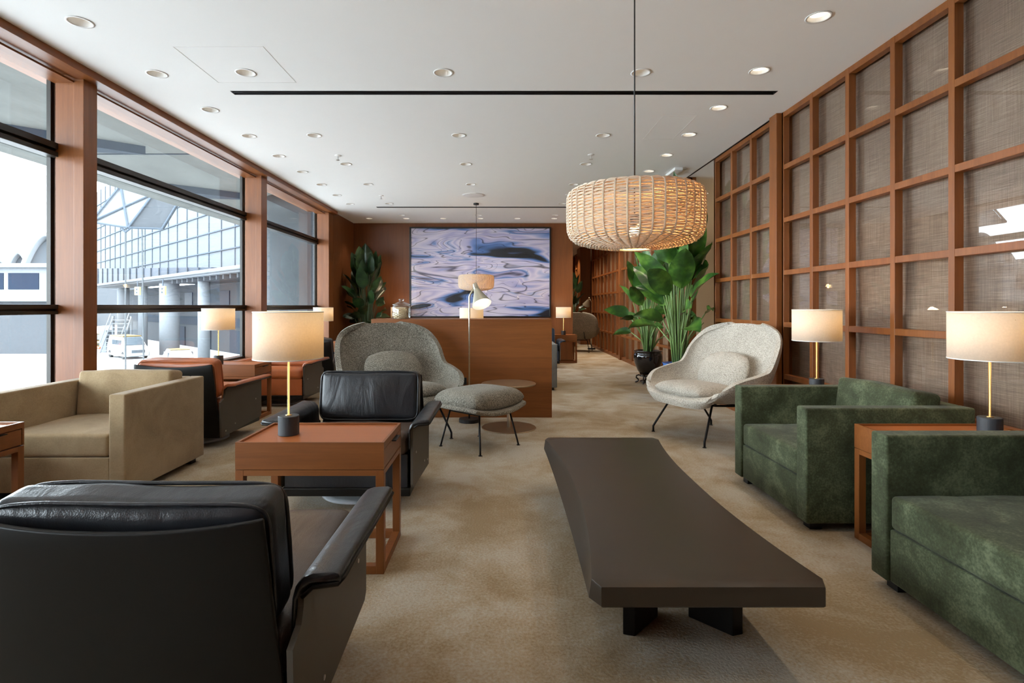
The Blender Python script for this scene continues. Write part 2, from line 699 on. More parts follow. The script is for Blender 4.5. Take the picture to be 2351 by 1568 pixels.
# downlight positions (x, y)
rowA = [(-2.52, 4.02 + 0.735 * k) for k in range(-3, 8)]
ys4 = [1.1, 2.55, 4.0, 5.47, 6.58, 7.68, 9.12]
rowB = [(-1.86, y) for y in ys4]
rowC = [(-0.42, y) for y in ys4[:6]]
rowR = [(1.02, y) for y in ys4]
rowW = [(1.87, 3.97 + 0.74 * k) for k in range(-3, 8)]
rowBack = [(-2.56 + 0.72 * k, 10.68) for k in range(6)]
rowBack2 = [(-1.86, 10.30), (-0.42, 10.30), (1.02, 10.30)]
rowPass = [(1.95, 11.2), (1.95, 12.0), (1.95, 12.8), (1.95, 13.6), (1.95, 14.4), (1.95, 16.2), (2.2, 18.0)]  # added to brighten the passage
rowSide = [(3.08, 8.3), (4.3, 8.3), (3.0, 9.8), (3.0, 11.2), (4.3, 10.6), (3.0, 12.6), (3.0, 14.0), (4.3, 13.4), (3.1, 17.0)]  # first one is visible, the rest added to light the fabric from behind
dim_spots = rowA + rowB + rowC + rowR + rowBack2
lit_spots = rowW + rowBack + rowPass + rowSide
RD = 0.062


def ceiling():
    import bmesh
    bm = bmesh.new()
    edges = []
    def loop(pts):
        vs = [bm.verts.new((x, y, CZ)) for x, y in pts]
        for i in range(len(vs)):
            edges.append(bm.edges.new((vs[i], vs[(i + 1) % len(vs)])))
    loop([(-3.03, Y0), (6.0, Y0), (6.0, 21.0), (-3.03, 21.0)])
    for (x, y) in dim_spots + lit_spots:
        loop([(x + RD * cos(2 * pi * k / 20), y + RD * sin(2 * pi * k / 20)) for k in range(20)])
    for (x0, x1, y0, y1) in SLOTS:
        loop([(x0, y0), (x1, y0), (x1, y1), (x0, y1)])
    bmesh.ops.triangle_fill(bm, use_beauty=True, use_dissolve=False, edges=edges)
    for f in bm.faces:
        if f.normal.z > 0:
            f.normal_flip()
    me = bpy.data.meshes.new('ceiling')
    bm.to_mesh(me)
    bm.free()
    me.materials.append(MATS['ceiling_paint'])
    o = bpy.data.objects.new('ceiling', me)
    COL.objects.link(o)
    return structure(o, 'smooth off-white plaster ceiling')


SLOTS = [(-2.14, 2.19, 4.345, 4.415), (-2.14, 2.19, 9.42, 9.50), (2.46, 2.475, 4.95, 9.5)]
cl = ceiling()
M().box(-3.6, 6.0, Y0 - 0.2, 21.2, CZ + 0.2, CZ + 0.3).build('slab', 'black_paint', cl)['kind'] = 'structure'  # unseen cover above the ceiling, added to block light


def slot_diffuser(x0, x1, y0, y1, label, group=None):
    t = thing('slot_diffuser', label, 'air slot', ((x0 + x1) / 2, (y0 + y1) / 2, CZ), 0, group)
    hx, hy = (x1 - x0) / 2, (y1 - y0) / 2
    m = M()
    m.box(-hx, hx, -hy - 0.003, -hy, -0.002, 0.08)
    m.box(-hx, hx, hy, hy + 0.003, -0.002, 0.08)
    m.box(-hx, hx, -hy, hy, 0.078, 0.085)
    m.box(-hx - .003, -hx, -hy, hy, -0.002, 0.08)
    m.box(hx, hx + .003, -hy, hy, -0.002, 0.08)
    m.build('housing', 'black_paint', t)
    if hy > 0.02 and hx > hy:
        M().box(-hx, hx, -0.004, 0.004, 0.0, 0.05).build('blade', 'black_metal', t)


slot_diffuser(*SLOTS[0], 'long black linear air slot in the ceiling nearest the camera', 'linear air slots')
slot_diffuser(*SLOTS[1], 'long thin black linear air slot in the ceiling near the picture wall', 'linear air slots')
slot_diffuser(*SLOTS[2], 'narrow black shadow gap running along the ceiling above the lattice wall opening')

# access panel outlines: shallow recessed joints
def joint(pts, name, label):
    m = M()
    for a, b in pts:
        m.tube([(a[0], a[1], CZ - 0.0005), (b[0], b[1], CZ - 0.0005)], 0.0014, 4)
    return tag(m.build(name, 'reflector'), label, 'access panel')


joint([((-2.15, 3.6), (-1.56, 3.6)), ((-2.15, 3.6), (-2.15, 4.18)), ((-1.56, 3.6), (-1.56, 4.18)), ((-2.15, 4.18), (-1.56, 4.18))],
      'access_panel', 'faint square access hatch outline in the ceiling above the tan armchair')
joint([((1.45, 4.9), (1.45, 5.6)), ((1.45, 5.6), (1.75, 5.6)), ((1.75, 4.9), (1.75, 5.6)), ((1.45, 4.9), (1.75, 4.9))],
      'access_panel', 'faint access hatch outline in the ceiling beside the bright downlight row')

# downlights


def make_downlight(lit):
    t = thing('downlight', '', 'downlight', (0, 0, CZ))
    m = M().lathe_open([(RD, 0.0), (RD + 0.010, -0.001), (RD + 0.011, -0.004), (RD - 0.002, -0.004), (RD - 0.003, 0.004)], 28)
    m.build('trim', 'white_paint', t, True)
    if lit:
        M().lathe_open([(RD - 0.003, 0.0), (RD - 0.012, 0.020)], 28).build('reflector', 'reflector', t, True)
        M().lathe([(0.0001, 0.018), (RD - 0.012, 0.020), (RD - 0.012, 0.024), (0.0001, 0.024)], 24).build('lens', 'lens_glow', t)
    else:
        M().lathe_open([(RD - 0.003, 0.0), (RD - 0.016, 0.075)], 28).build('reflector', 'reflector', t, True)
        M().lathe([(0.0001, 0.07), (RD - 0.016, 0.074), (RD - 0.016, 0.08), (0.0001, 0.08)], 24).build('lens', 'lens_dim', t)
    return t


GROUPS_L = [
    (rowA, False, 'white downlight in the row along the windows', 'downlights along the windows'),
    (rowB, False, 'white downlight in the second row from the windows', 'downlights in second row'),
    (rowC, False, 'white downlight in the middle row', 'downlights in middle row'),
    (rowR, False, 'white downlight in the row right of the middle row', 'downlights in fourth row'),
    (rowBack2, False, 'dim downlight just before the bright picture row', 'downlights before the picture wall'),
    (rowW, True, 'bright downlight in the row beside the lattice', 'lit downlights beside the lattice'),
    (rowBack, True, 'bright downlight in the row before the picture wall', 'lit downlights at the picture wall'),
    (rowPass, True, 'bright downlight added to brighten the far passage', 'added passage downlights'),
    (rowSide, True, 'bright downlight in the side room, all but the nearest added to backlight the lattice', 'side room downlights'),
]
protos = {False: make_downlight(False), True: make_downlight(True)}
used = {False: False, True: False}
sp_dim = bpy.data.lights.new('downlight_beam', 'SPOT')
sp_dim.energy = DOWNLIGHT_W
sp_lit = bpy.data.lights.new('washer_beam', 'SPOT')
sp_lit.energy = WASHER_W
sp_side = bpy.data.lights.new('side_beam', 'SPOT')
sp_side.energy = 65  # strong, to brighten the passage and backlight the lattice fabric
for L in (sp_dim, sp_lit, sp_side):
    L.color = WARM
    L.spot_size = radians(95)
    L.spot_blend = 0.7
    L.shadow_soft_size = 0.04
ORD = ['nearest', 'second', 'third', 'fourth', 'fifth', 'sixth', 'seventh', 'eighth', 'ninth', 'tenth']
for pts, lit, label, grp in GROUPS_L:
    seen = sorted([p for p in pts if p[1] > 2.9], key=lambda p: (p[1], p[0]))
    for (x, y) in pts:
        if y > 2.9:  # nearer ones are unseen beams without fixtures, added for lighting
            if not used[lit]:
                o = protos[lit]
                o.location = (x, y, CZ)
                used[lit] = True
            else:
                o = dup(protos[lit], (x, y, CZ))
            k = seen.index((x, y))
            if pts is rowBack or pts is rowBack2:
                o['label'] = '%s, %s' % (label, 'leftmost' if k == 0 else ORD[k] + ' from the left')
            else:
                o['label'] = '%s, %s' % (label, ORD[k] + (' to the camera' if k == 0 else ' from the camera'))
            o['group'] = grp
        lo = bpy.data.objects.new('lamp_light', sp_side if pts in (rowSide, rowPass) else sp_lit if lit else sp_dim)
        COL.objects.link(lo)
        lo.location = (x, y, CZ - 0.012)

# walls
back = M()
back.box(-3.03, 1.48, YB, YB + 0.25, 0, CZ)
structure(back.build('wall_back', 'wood_wall', bevel=0.002), 'cherry wood panelled wall behind the water picture')
m = M()
for k, x in enumerate((-1.9, -0.78, 0.35)):
    m.box(x - 0.001, x + 0.001, YB - 0.001, YB, 0.0, CZ)
structure(m.build('trim_3', 'wood_wall'))
wl = M()
wl.box(-3.3, -3.03, 9.92, YB + 0.25, 0, CZ)
structure(wl.build('wall_left', 'wood_wall', bevel=0.002), 'cherry wood wall left of the plant')
structure(M().box(-3.5, 6.0, Y0 - 0.2, Y0, 0, CZ).build('wall_front', 'wood_wall'), 'unseen wood wall set close behind the camera to cut the light')
structure(M().box(-3.5, 6.2, 21.0, 21.2, 0, CZ).build('wall_far', 'wood_wall'), 'wood wall at the end of the passage')
structure(M().box(1.23, 1.48, YB + 0.25, 21.0, 0, CZ).build('wall_passage', 'wood_wall'), 'wood wall along the far passage')
structure(M().box(6.0, 6.2, Y0, 21.0, 0, CZ).build('wall_side', 'ceiling_paint'), 'plain wall of the side room')
structure(M().box(2.75, 6.0, 6.30, 6.42, 0, CZ).build('wall_side_near', 'ceiling_paint'))
structure(M().box(2.75, 6.0, 15.0, 15.1, 0, CZ).build('wall_side_far', 'ceiling_paint'))
# bulkhead in the side room
structure(M().box(4.6, 6.0, 10.2, 10.4, 2.2, CZ).build('trim_4', 'wood_x'))

# window wall: beam, columns, sill, transoms, glass
beam = M()
beam.box(-3.09, -3.03 + 0.08, Y0, 9.92, 2.765, CZ + 0.001)
structure(beam.build('trim_1', 'wood_y', bevel=0.002), 'dark wood beam along the top of the windows')
structure(M().box(-3.45, -3.09, Y0, 9.92, 2.80, 2.90).build('trim_2', 'wood_y'), 'wood head lining above the windows')
structure(M().box(-3.25, -3.10, Y0, 9.92, 2.74, 2.755).build('trim_5', 'wood_y'), 'blind track above the windows')
structure(M().box(-3.5, -3.06, Y0, 9.92, 0.42, 0.46).build('window_sill', 'wood_y', bevel=0.003), 'wooden window sill')
structure(M().box(-3.5, -3.08, Y0, 9.92, 0.0, 0.42).build('wall_left_low', 'wood_y'), 'wood panelling below the windows')

cols = [(0.93, 1.07), (3.985, 4.12), (6.94, 7.11), (9.66, 9.92)]
for i, (a, b) in enumerate(cols):
    m = M()
    m.box(-3.235, XL, a, b, 0.0, 2.80)
    m.box(-3.10, XL + 0.003, a - 0.004, a + 0.01, 0.0, 2.765)
    o = m.build('column', 'wood_z', bevel=0.0025)
    structure(o, 'cherry wood column between the windows')
GX = -3.30
XG = GX
spans = [(-1.2, 0.93), (1.07, 3.985), (4.12, 6.94), (7.11, 9.66)]
n = 0
for (a, b) in spans:
    n += 1
    fr = M()
    y0, y1 = a - 0.12, b + 0.14
    if y1 > 9.9:
        y1 = 9.85
    # middle transom : two bars with a dark gap
    for z0, z1 in ((1.098, 1.128), (1.058, 1.082)):
        fr.box(GX + 0.0, GX + 0.085, y0, y1, z0, z1)
    fr.box(GX, GX + 0.05, y0, y1, 1.08, 1.10)
    # upper transom : two bars
    for z0, z1 in ((2.255, 2.30), (2.20, 2.235)):
        fr.box(GX, GX + 0.085, y0, y1, z0, z1)
    fr.box(GX, GX + 0.05, y0, y1, 2.23, 2.26)
    fr.box(GX, GX + 0.04, y0, y1, 0.46, 0.48)
    w = structure(fr.build('window_%d' % n, 'mullion_dark', bevel=0.002), 'tall window bay with dark transoms')
    v = M()
    v.box(GX, GX + 0.03, b + 0.0, b + 0.022, 0.46, 2.80)
    v.box(GX, GX + 0.03, y0, y0 + 0.02, 0.46, 2.80)
    v.build('mullion', 'mullion_dark', w)
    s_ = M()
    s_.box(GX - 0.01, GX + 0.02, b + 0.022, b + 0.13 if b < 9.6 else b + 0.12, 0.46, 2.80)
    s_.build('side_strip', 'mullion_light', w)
    for z0, z1 in ((0.47, 1.06), (1.12, 2.21), (2.29, 2.80)):
        M().box(GX + 0.004, GX + 0.010, y0, b + 0.01, z0, z1).build('glass_pane', 'window_glass', w)
structure(M().box(-3.45, -3.30, 9.78, 9.92, 0.0, 2.9).build('wall_left_end', 'ext_grey'))

# lattice wall on the right
ZR = [0.045, 0.50, 0.955, 1.41, 1.87, 2.335, 2.795]


def lattice(ya, yb, step, start, label, fab, post=None, group=None):
    t = thing('lattice_screen', label, 'screen', (XR, ya, 0), 0, group)
    m = M()
    L = yb - ya
    hw = 0.021
    for k, z in enumerate(ZR):
        m.box(0.0, 0.05, 0, L, z - (0.045 if k == 0 else hw), z + (0.025 if k == len(ZR) - 1 else hw))
    y = start - ya
    while y > 0.06:
        y -= step
    while y < L + 0.01:
        if y >= -0.001:
            m.box(-0.002, 0.05, max(0, y - hw), min(L, y + hw), 0.0, CZ)
        y += step
    m.box(-0.002, 0.05, 0, 0.03, 0, CZ)
    m.box(-0.002, 0.05, L - 0.03, L, 0, CZ)
    m.build('lattice_frame', 'wood_z', t, bevel=0.0015, bseg=1)
    M().box(0.052, 0.056, 0.005, L - 0.005, 0.01, CZ - 0.005).build('glass_pane', 'screen_glass', t)
    M().box(0.085, 0.092, 0.005, L - 0.005, 0.01, CZ - 0.005).build('woven_fabric', fab, t)
    M().box(0.048, 0.10, 0, 0.006, 0, CZ).build('edge_board', 'wood_z', t)
    M().box(0.048, 0.10, L - 0.006, L, 0, CZ).build('edge_board', 'wood_z', t)
    return t


lattice(Y0, 4.84, 0.455, 4.84 - 0.0, 'large wood lattice screen with woven panels behind the green armchairs and table lamps', 'screen_fabric')
lattice(4.97, 6.385, 0.4575, 6.36, 'three-column wood lattice screen between the thick post and the tall plants', 'screen_fabric')
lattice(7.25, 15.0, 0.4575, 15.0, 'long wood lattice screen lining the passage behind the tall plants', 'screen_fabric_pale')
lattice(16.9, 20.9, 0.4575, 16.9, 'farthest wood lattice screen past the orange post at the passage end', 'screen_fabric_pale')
structure(M().box(2.43, 2.59, 4.84, 4.97, 0, CZ).build('post', 'wood_z', bevel=0.003), 'thick wood post in the lattice wall')
structure(M().box(2.45, 2.50, 11.32, 11.46, 0, CZ).build('post', 'wood_z', bevel=0.003), 'wood post in the passage lattice')
structure(M().box(2.30, 2.60, 15.9, 16.6, 0, CZ).build('post', 'wood_z', bevel=0.003), 'broad wood pier at the passage end')
structure(M().box(2.60, 2.68, Y0, 6.385, 0, CZ).build('wall_right', 'ceiling_paint'), 'wall behind the lattice')

# ------------------------------------------------------------------ picture
t = thing('framed_picture', 'large black-framed photograph of rippling blue and lavender water on the wood wall', 'picture', (-0.424, YB - 0.005, 1.808))
PW, PH = 1.451, 0.928
m = M()
m.box(-PW, PW, -0.05, 0, PH - 0.028, PH)
m.box(-PW, PW, -0.05, 0, -PH, -PH + 0.028)
m.box(-PW, -PW + 0.028, -0.05, 0, -PH + 0.028, PH - 0.028)
m.box(PW - 0.028, PW, -0.05, 0, -PH + 0.028, PH - 0.028)
m.build('frame', 'picture_frame', t, bevel=0.002)
M().box(-PW + 0.028, PW - 0.028, -0.02, -0.012, -PH + 0.028, PH - 0.028).build('print', 'water_photograph', t)
M().box(-PW + 0.028, PW - 0.028, -0.030, -0.027, -PH + 0.028, PH - 0.028).build('glass', 'picture_glass', t)

# ------------------------------------------------------------------ console block
t = thing('console_cabinet', 'waist-high cherry wood cabinet block with the glass jar on top', 'cabinet', (-0.394, 5.70, 0))
M().box(-0.905, 0.905, -0.20, 0.20, 0, 0.985).build('body', 'wood_x', t, bevel=0.002)
M().box(-0.906, 0.906, -0.202, 0.202, 0.968, 0.986).build('top_board', 'wood_x', t, bevel=0.0015)
M().box(-0.03 + 0.04, 0.05, -0.204, -0.199, 0.33, 0.40).build('power_socket', 'black_paint', t)

# glass jar with wafers
t = thing('glass_jar', 'lidded glass jar of wafer biscuits on the wood cabinet', 'jar', (-1.02, 5.62, 0.987))
JP = [(0.0001, 0.0), (0.082, 0.0), (0.090, 0.008), (0.092, 0.04), (0.092, 0.10), (0.086, 0.125), (0.076, 0.138)]
M().lathe_open(JP, 32).build('bowl', 'jar_glass', t, True, solid=0.003)
M().lathe_open([(0.082, 0.136), (0.088, 0.139), (0.088, 0.147), (0.078, 0.152), (0.045, 0.165), (0.022, 0.176), (0.018, 0.184), (0.026, 0.194), (0.024, 0.205), (0.0001, 0.208)], 32).build('lid', 'jar_glass', t, True, solid=0.003)
random.seed(5)
wf = M().box(-0.017, 0.017, -0.008, 0.008, -0.0045, 0.0045).build('wafer', 'wafer', bevel=0.001, bseg=1)
first = True
for lay in range(9):
    for k in range(10):
        a = 2 * pi * (k + 0.5 * (lay % 2)) / 10
        w = wf if first else wf.copy()
        if not first:
            COL.objects.link(w)
        first = False
        w.location = (-1.02 + 0.064 * cos(a), 5.62 + 0.064 * sin(a), 0.987 + 0.010 + 0.0122 * lay)
        w.rotation_euler = (0, 0, a + pi / 2 + random.uniform(-.1, .1))
        tag(w, 'small pale wafer biscuit stacked inside the glass jar', 'wafer', 'wafers in the glass jar')

# ------------------------------------------------------------------ tables


def make_table(label):
    t = thing('side_table', label, 'table')
    w, d, h = 0.31, 0.195, 0.55
    m = M()
    m.box(-w + 0.011, w - 0.011, -d + 0.011, d - 0.011, h - 0.022, h - 0.009)
    m.build('tray_top', 'wood_top', t)
    m = M()
    m.box(-w, w, -d, -d + 0.011, 0.437, h)
    m.box(-w, w, d - 0.011, d, 0.437, h)
    m.box(-w, -w + 0.011, -d + 0.0111, d - 0.0111, 0.437, h)
    m.box(w - 0.011, w, -d + 0.0111, d - 0.0111, h - 0.030, h)
    m.build('apron', 'wood_x', t)
    m = M()
    m.box(-w + 0.001, w - 0.001, -d + 0.001, -d + 0.03, 0.410, 0.4345)
    m.box(-w + 0.001, w - 0.001, d - 0.03, d - 0.001, 0.410, 0.4345)
    m.box(-w + 0.001, -w + 0.03, -d + 0.03, d - 0.03, 0.410, 0.4345)
    m.box(w - 0.03, w - 0.001, -d + 0.03, d - 0.03, 0.410, 0.4345)
    m.box(-w + 0.01, w - 0.01, -d + 0.01, d - 0.01, 0.4345, 0.437)
    m.build('upper_rail', 'wood_x', t, bevel=0.001, bseg=1)
    dr = M().box(w - 0.016, w - 0.001, -d + 0.013, d - 0.013, 0.440, h - 0.033).build('drawer', 'wood_y', t, bevel=0.0012, bseg=1)
    M().box(w - 0.002, w + 0.018, -0.02 + 0.0, 0.085, 0.512, 0.5165).build('handle', 'black_metal', dr, bevel=0.001)
    for sx in (-1, 1):
        for sy in (-1, 1):
            x0 = sx * w - (0.034 if sx > 0 else 0)
            y0 = sy * d - (0.034 if sy > 0 else 0)
            M().box(x0, x0 + 0.034, y0, y0 + 0.034, 0.0, 0.4345).build('leg', 'wood_z', t, bevel=0.001, bseg=1)
    q = 0.034
    m = M()
    m.box(-w + q, w - q, -d, -d + q, 0, 0.034)
    m.box(-w + q, w - q, d - q, d, 0, 0.034)
    m.box(-w, -w + q, -d + q, d - q, 0, 0.034)
    m.box(w - q, w, -d + q, d - q, 0, 0.034)
    m.build('floor_rail', 'wood_x', t, bevel=0.001, bseg=1)
    return t


table = make_table('cherry wood side table under the large lamp between the two black armchairs')
table.location = (-0.798, 2.483, 0)
TG = 'cherry wood side tables'
table['group'] = TG
dup(table, (-2.655, 2.505, 0), 0, 'cherry wood side table cut by the left picture edge, before the tan armchair')
dup(table, (-2.69, 5.50, 0), 0, 'cherry wood side table with lamp between the two brown leather chairs')
dup(table, (-2.70, 8.65, 0), 0, 'cherry wood side table with lamp at the last window column')
dup(table, (2.02, 2.46, 0), 0, 'cherry wood side table squeezed between the two green armchairs')
dup(table, (2.02, 3.79, 0), 0, 'cherry wood side table hidden behind the farther green armchair, carrying a lamp')
dup(table, (1.18, 10.93, 0), 0, 'cherry wood side table against the wood wall right of the picture')
dup(table, (-0.37, 6.92, 0), 0, 'cherry wood side table behind the cabinet block, carrying a lamp')
dup(table, (-2.00, 10.9, 0), 0, 'cherry wood side table at the wood wall beside the corner plant')

# ------------------------------------------------------------------ table lamps


def make_lamp(label):
    t = thing('table_lamp', label, 'lamp')
    M().lathe([(0.043, 0), (0.045, 0.002), (0.045, 0.083), (0.043, 0.086), (0.0001, 0.086)], 40).build('base', 'lamp_base', t, False)
    M().lathe([(0.014, 0.086), (0.014, 0.089), (0.0052, 0.090), (0.0052, 0.40), (0.0001, 0.40)], 16).build('pole', 'brass', t, True)
    R = 0.15
    sh = M().lathe_open([(R - 0.0015, 0.341), (R - 0.0015, 0.553), (R, 0.553), (R, 0.341), (R - 0.0015, 0.341)], 64).build('lamp_shade', 'shade_linen', t, True)
    for zz in (0.343, 0.551):
        m = M()
        m.lathe_open([(R - 0.002, zz - 0.002), (R + 0.0012, zz - 0.002), (R + 0.0012, zz + 0.002), (R - 0.002, zz + 0.002)], 64)
        m.build('rim', 'white_paint', sh, True)
    m = M()
    for k in range(3):
        a = 2 * pi * k / 3
        m.tube([(0.005 * cos(a), 0.005 * sin(a), 0.395), (R * cos(a), R * sin(a), 0.52)], 0.0015, 5)
    m.build('spider', 'brass', t)
    M().lathe([(0.0001, 0.40), (0.014, 0.402), (0.014, 0.43), (0.026, 0.45), (0.030, 0.47), (0.024, 0.492), (0.0001, 0.50)], 16).build('bulb', 'bulb_glow', t, True)
    return t


SH = bpy.data.lights.new('shade_light', 'POINT')
SH.energy = SHADE_W
SH.color = (1.0, 0.78, 0.52)
SH.shadow_soft_size = 0.04
ZT = 0.5412
lamps = [((-0.955, 2.47), 'large table lamp with white drum shade on the nearest side table'),
         ((-2.80, 5.44), 'white drum table lamp in front of the second window, on the middle table'),
         ((-2.76, 8.53), 'small white drum table lamp half hidden behind the large nearest lamp'),
         ((2.14, 3.72), 'white drum table lamp between the cream chair and the farther green armchair'),
         ((2.165, 2.43), 'white drum table lamp at the right picture edge between the green armchairs'),
         ((1.24, 10.88), 'white drum table lamp against the wood wall right of the picture'),
         ((-0.37, 6.92), 'white drum lamp peeping over the cabinet in front of the picture'),
         ((-2.03, 10.88), 'warm drum lamp peeping out behind the glass jar')]
lp = None
for (x, y), lab in lamps:
    if lp is None:
        lp = make_lamp(lab)
        o = lp
        o.location = (x, y, ZT)
    else:
        o = dup(lp, (x, y, ZT), random.uniform(0, 2), lab)
    o['group'] = 'white drum table lamps'
    lo = bpy.data.objects.new('lamp_light', SH)
    COL.objects.link(lo)
    lo.location = (x, y, ZT + 0.525)

# ------------------------------------------------------------------ club armchairs


def make_club(name, label, fab, cat='armchair'):
    t = thing(name, label, cat)
    w, d = 0.4175, 0.42
    zb, zt = 0.04, 0.612
    for sx in (-1, 1):
        c = sx * (w - 0.048)
        M().rbox((c, 0, (zb + zt) / 2), (0.094, 2 * d, zt - zb), 0.010, n=4).build('arm', fab, t, True)
    M().rbox((0, d - 0.05, (zb + zt) / 2), (2 * w - 0.192, 0.10, zt - zb), 0.010, n=4).build('back_panel', fab, t, True)
    M().rbox((0, -0.06, 0.145), (2 * w - 0.194, 0.70, 0.205), 0.008, n=4).build('seat_base', fab, t, True)

    def sag(p, u):
        return (p[0], p[1], p[2] + 0.004 * mnoise.noise(Vector((p[0] * 7, p[1] * 7, 1.0))))
    M().rbox((0, -0.075, 0.316), (2 * w - 0.20, 0.675, 0.132), 0.020, crown=(0, 0, 0.022), n=8, warp=sag).build('seat_cushion', fab, t, True)

    def wr(p, u):
        q = 0.008 * mnoise.noise(Vector((p[0] * 16 + p[2] * 3, p[2] * 4, 3.3)))
        return (p[0], p[1] + q, p[2] + 0.006 * mnoise.noise(Vector((p[0] * 6, 5, 1))))
    M().rbox((0, d - 0.175, 0.515), (2 * w - 0.20, 0.15, 0.31), 0.024, crown=(0, 0.020, 0.010), n=14, warp=wr, mat=rot('X', -7)).build('back_cushion', fab, t, True)
    for sx in (-1, 1):
        for sy in (-1, 1):
            M().box(sx * (w - 0.07) - 0.03, sx * (w - 0.07) + 0.03, sy * (d - 0.07) - 0.03, sy * (d - 0.07) + 0.03, 0, 0.041).build('foot', 'black_paint', t)
    return t


tan = make_club('club_armchair', 'square tan suede club armchair by the left window', 'tan_suede')
tan.location = (-2.568, 3.56, 0)
g1 = make_club('club_armchair', 'green velvet club armchair farther from the camera, next to the cream chair', 'green_velvet')
g1.location = (1.93, 3.13, 0)
g1.rotation_euler = (0, 0, -pi / 2)
g1['group'] = 'green velvet club armchairs'
dup(g1, (1.93, 1.826, 0), -pi / 2, 'green velvet club armchair in the lower right corner, cut by the picture edge', 'green velvet club armchairs')
gr = make_club('club_armchair', 'grey upholstered club armchair peeping past the right end of the cabinet', 'grey_upholstery')
gr.location = (0.325, 7.65, 0)

# ------------------------------------------------------------------ fibreglass shell armchairs


def make_shell_chair(label, fab, seatfab, front):
    t = thing('shell_armchair', label, 'armchair')

    def backfn(a, b):
        u = a * 2 - 1
        z = 0.08 + b * (0.560 + 0.022 * u * u)
        hw = 0.358 - 0.044 * b
        y = 0.305 + 0.058 * b - 0.02 * abs(u) ** 3
        return (hw * u, y, z)
    M().grid(backfn, 24, 12).build('back_shell', 'black_shell', t, True, solid=0.014, offset=0, bevel=0.005, bseg=3)
    for sx in (-1, 1):
        pts = [(0.300, 0.08), (0.315, 0.36), (0.262, 0.385), (0.248, 0.42), (0.245, 0.455), (-0.345, 0.455), (-0.345, 0.150), (-0.325, 0.128)]
        m = M()
        xo = sx * 0.366
        xi = sx * 0.352
        sec = [(y, z) for y, z in pts]
        m.extrude_section(sec, xi, xo, 'x')
        sp = m.build('side_panel', 'shell_side', t, merge=True)
        for (yy, zz) in ((-0.24, 0.30), (0.10, 0.155), (0.24, 0.125)):
            k = M()
            ring = [(0.0001, 0), (0.007, 0), (0.007, 0.002), (0.0001, 0.003)]
            k.lathe(ring, 12)
            so = k.build('screw', 'steel', sp)
            so.rotation_euler = (0, sx * pi / 2, 0)
            so.location = (xo, yy, zz)
        # rolled leather-topped arm
        P = [(0.343, 0.34), (0.343, 0.445), (0.350, 0.472), (0.368, 0.492), (0.390, 0.501), (0.440, 0.504), (0.451, 0.500),
             (0.456, 0.490), (0.454, 0.480), (0.446, 0.474), (0.400, 0.472), (0.378, 0.464), (0.364, 0.456), (0.351, 0.44), (0.351, 0.34)]
        P = [(sx * p, q) for p, q in P]
        m = M()
        ys = [-0.352, -0.350, -0.343, -0.33, -0.1, 0.15, 0.235, 0.247, 0.254, 0.256]
        sh = [0.965, 0.98, 0.993, 1, 1, 1, 1, 0.993, 0.98, 0.965]
        n_ = len(P)
        cx, cz_ = sx * 0.395, 0.47
        vs = []
        for yy, k in zip(ys, sh):
            for p, q in P:
                vs.append((cx + (p - cx) * k, yy + (0.015 * (0.50 - q) / 0.16 if yy > 0 else 0), cz_ + (q - cz_) * k))
        fs = []
        for i in range(len(ys) - 1):
            for k in range(n_):
                fs.append((i * n_ + k, i * n_ + (k + 1) % n_, (i + 1) * n_ + (k + 1) % n_, (i + 1) * n_ + k))
        fs += [tuple(range(n_)), tuple(range((len(ys) - 1) * n_, len(ys) * n_))]
        m.add(vs, fs)
        ar = m.build('armrest', fab, t, True, merge=True)
        M().tube([(sx * 0.372, -0.351, 0.46), (sx * 0.392, -0.352, 0.4735), (sx * 0.449, -0.352, 0.478), (sx * 0.4565, -0.345, 0.483), (sx * 0.4565, 0.24, 0.483), (sx * 0.449, 0.258, 0.478), (sx * 0.392, 0.262, 0.472), (sx * 0.368, 0.264, 0.45)], 0.0055, 6).build('arm_edge', 'black_shell', ar, True)

    def wr(p, u):
        s1 = 0.009 * mnoise.noise(Vector((p[0] * 5, p[1] * 7, 2.2)))
        return (p[0], p[1], p[2] + s1)
    M().rbox((0, -0.050, 0.338), (0.675, 0.60, 0.135), 0.045, crown=(0, 0, 0.014), n=12, warp=wr, mat=rot('X', -7)).build('seat_cushion', seatfab, t, True)

    def wb(p, u):
        s1 = 0.006 * mnoise.noise(Vector((p[0] * 5.5, p[2] * 5.0, 7.2)))
        s2 = 0.005 * mnoise.noise(Vector((p[0] * 5, 1.0, 4.0)))
        return (p[0], p[1] + s1, p[2] + s2 - (0.006 * (1 - (p[0] / 0.33) ** 2) if p[2] > 0 else 0))
    R_ = rot('X', -9)
    bc = M().rbox((0, 0.240, 0.542), (0.628, 0.118, 0.315), 0.034, crown=(0, 0.014, 0.0), n=16, warp=wb, mat=R_).build('back_cushion', fab, t, True)
    m = M()
    for yy in (-0.050, 0.050):
        loop = []
        for k in range(72):
            px, pz = superell(0.622, 0.309, 72, 9)[k]
            q = wb(Vector((px, yy, pz)), None)
            loop.append(R_ @ Vector(q) + Vector((0, 0.240, 0.542)))
        m.tube(loop, 0.005, 6, True)
    m.build('piping', fab, bc, True)
    M().box(-0.335, 0.335, -0.335, -0.318, 0.130, 0.31).build('front_panel', front, t, bevel=0.004)
    M().box(-0.350, 0.350, -0.345, 0.30, 0.085, 0.130).build('seat_pan', 'black_shell', t, bevel=0.006)
    M().lathe([(0.23, 0), (0.23, 0.012), (0.20, 0.018), (0.05, 0.024), (0.04, 0.086), (0.0001, 0.086)], 48).build('swivel_base', 'disc_white', t, True)
    return t


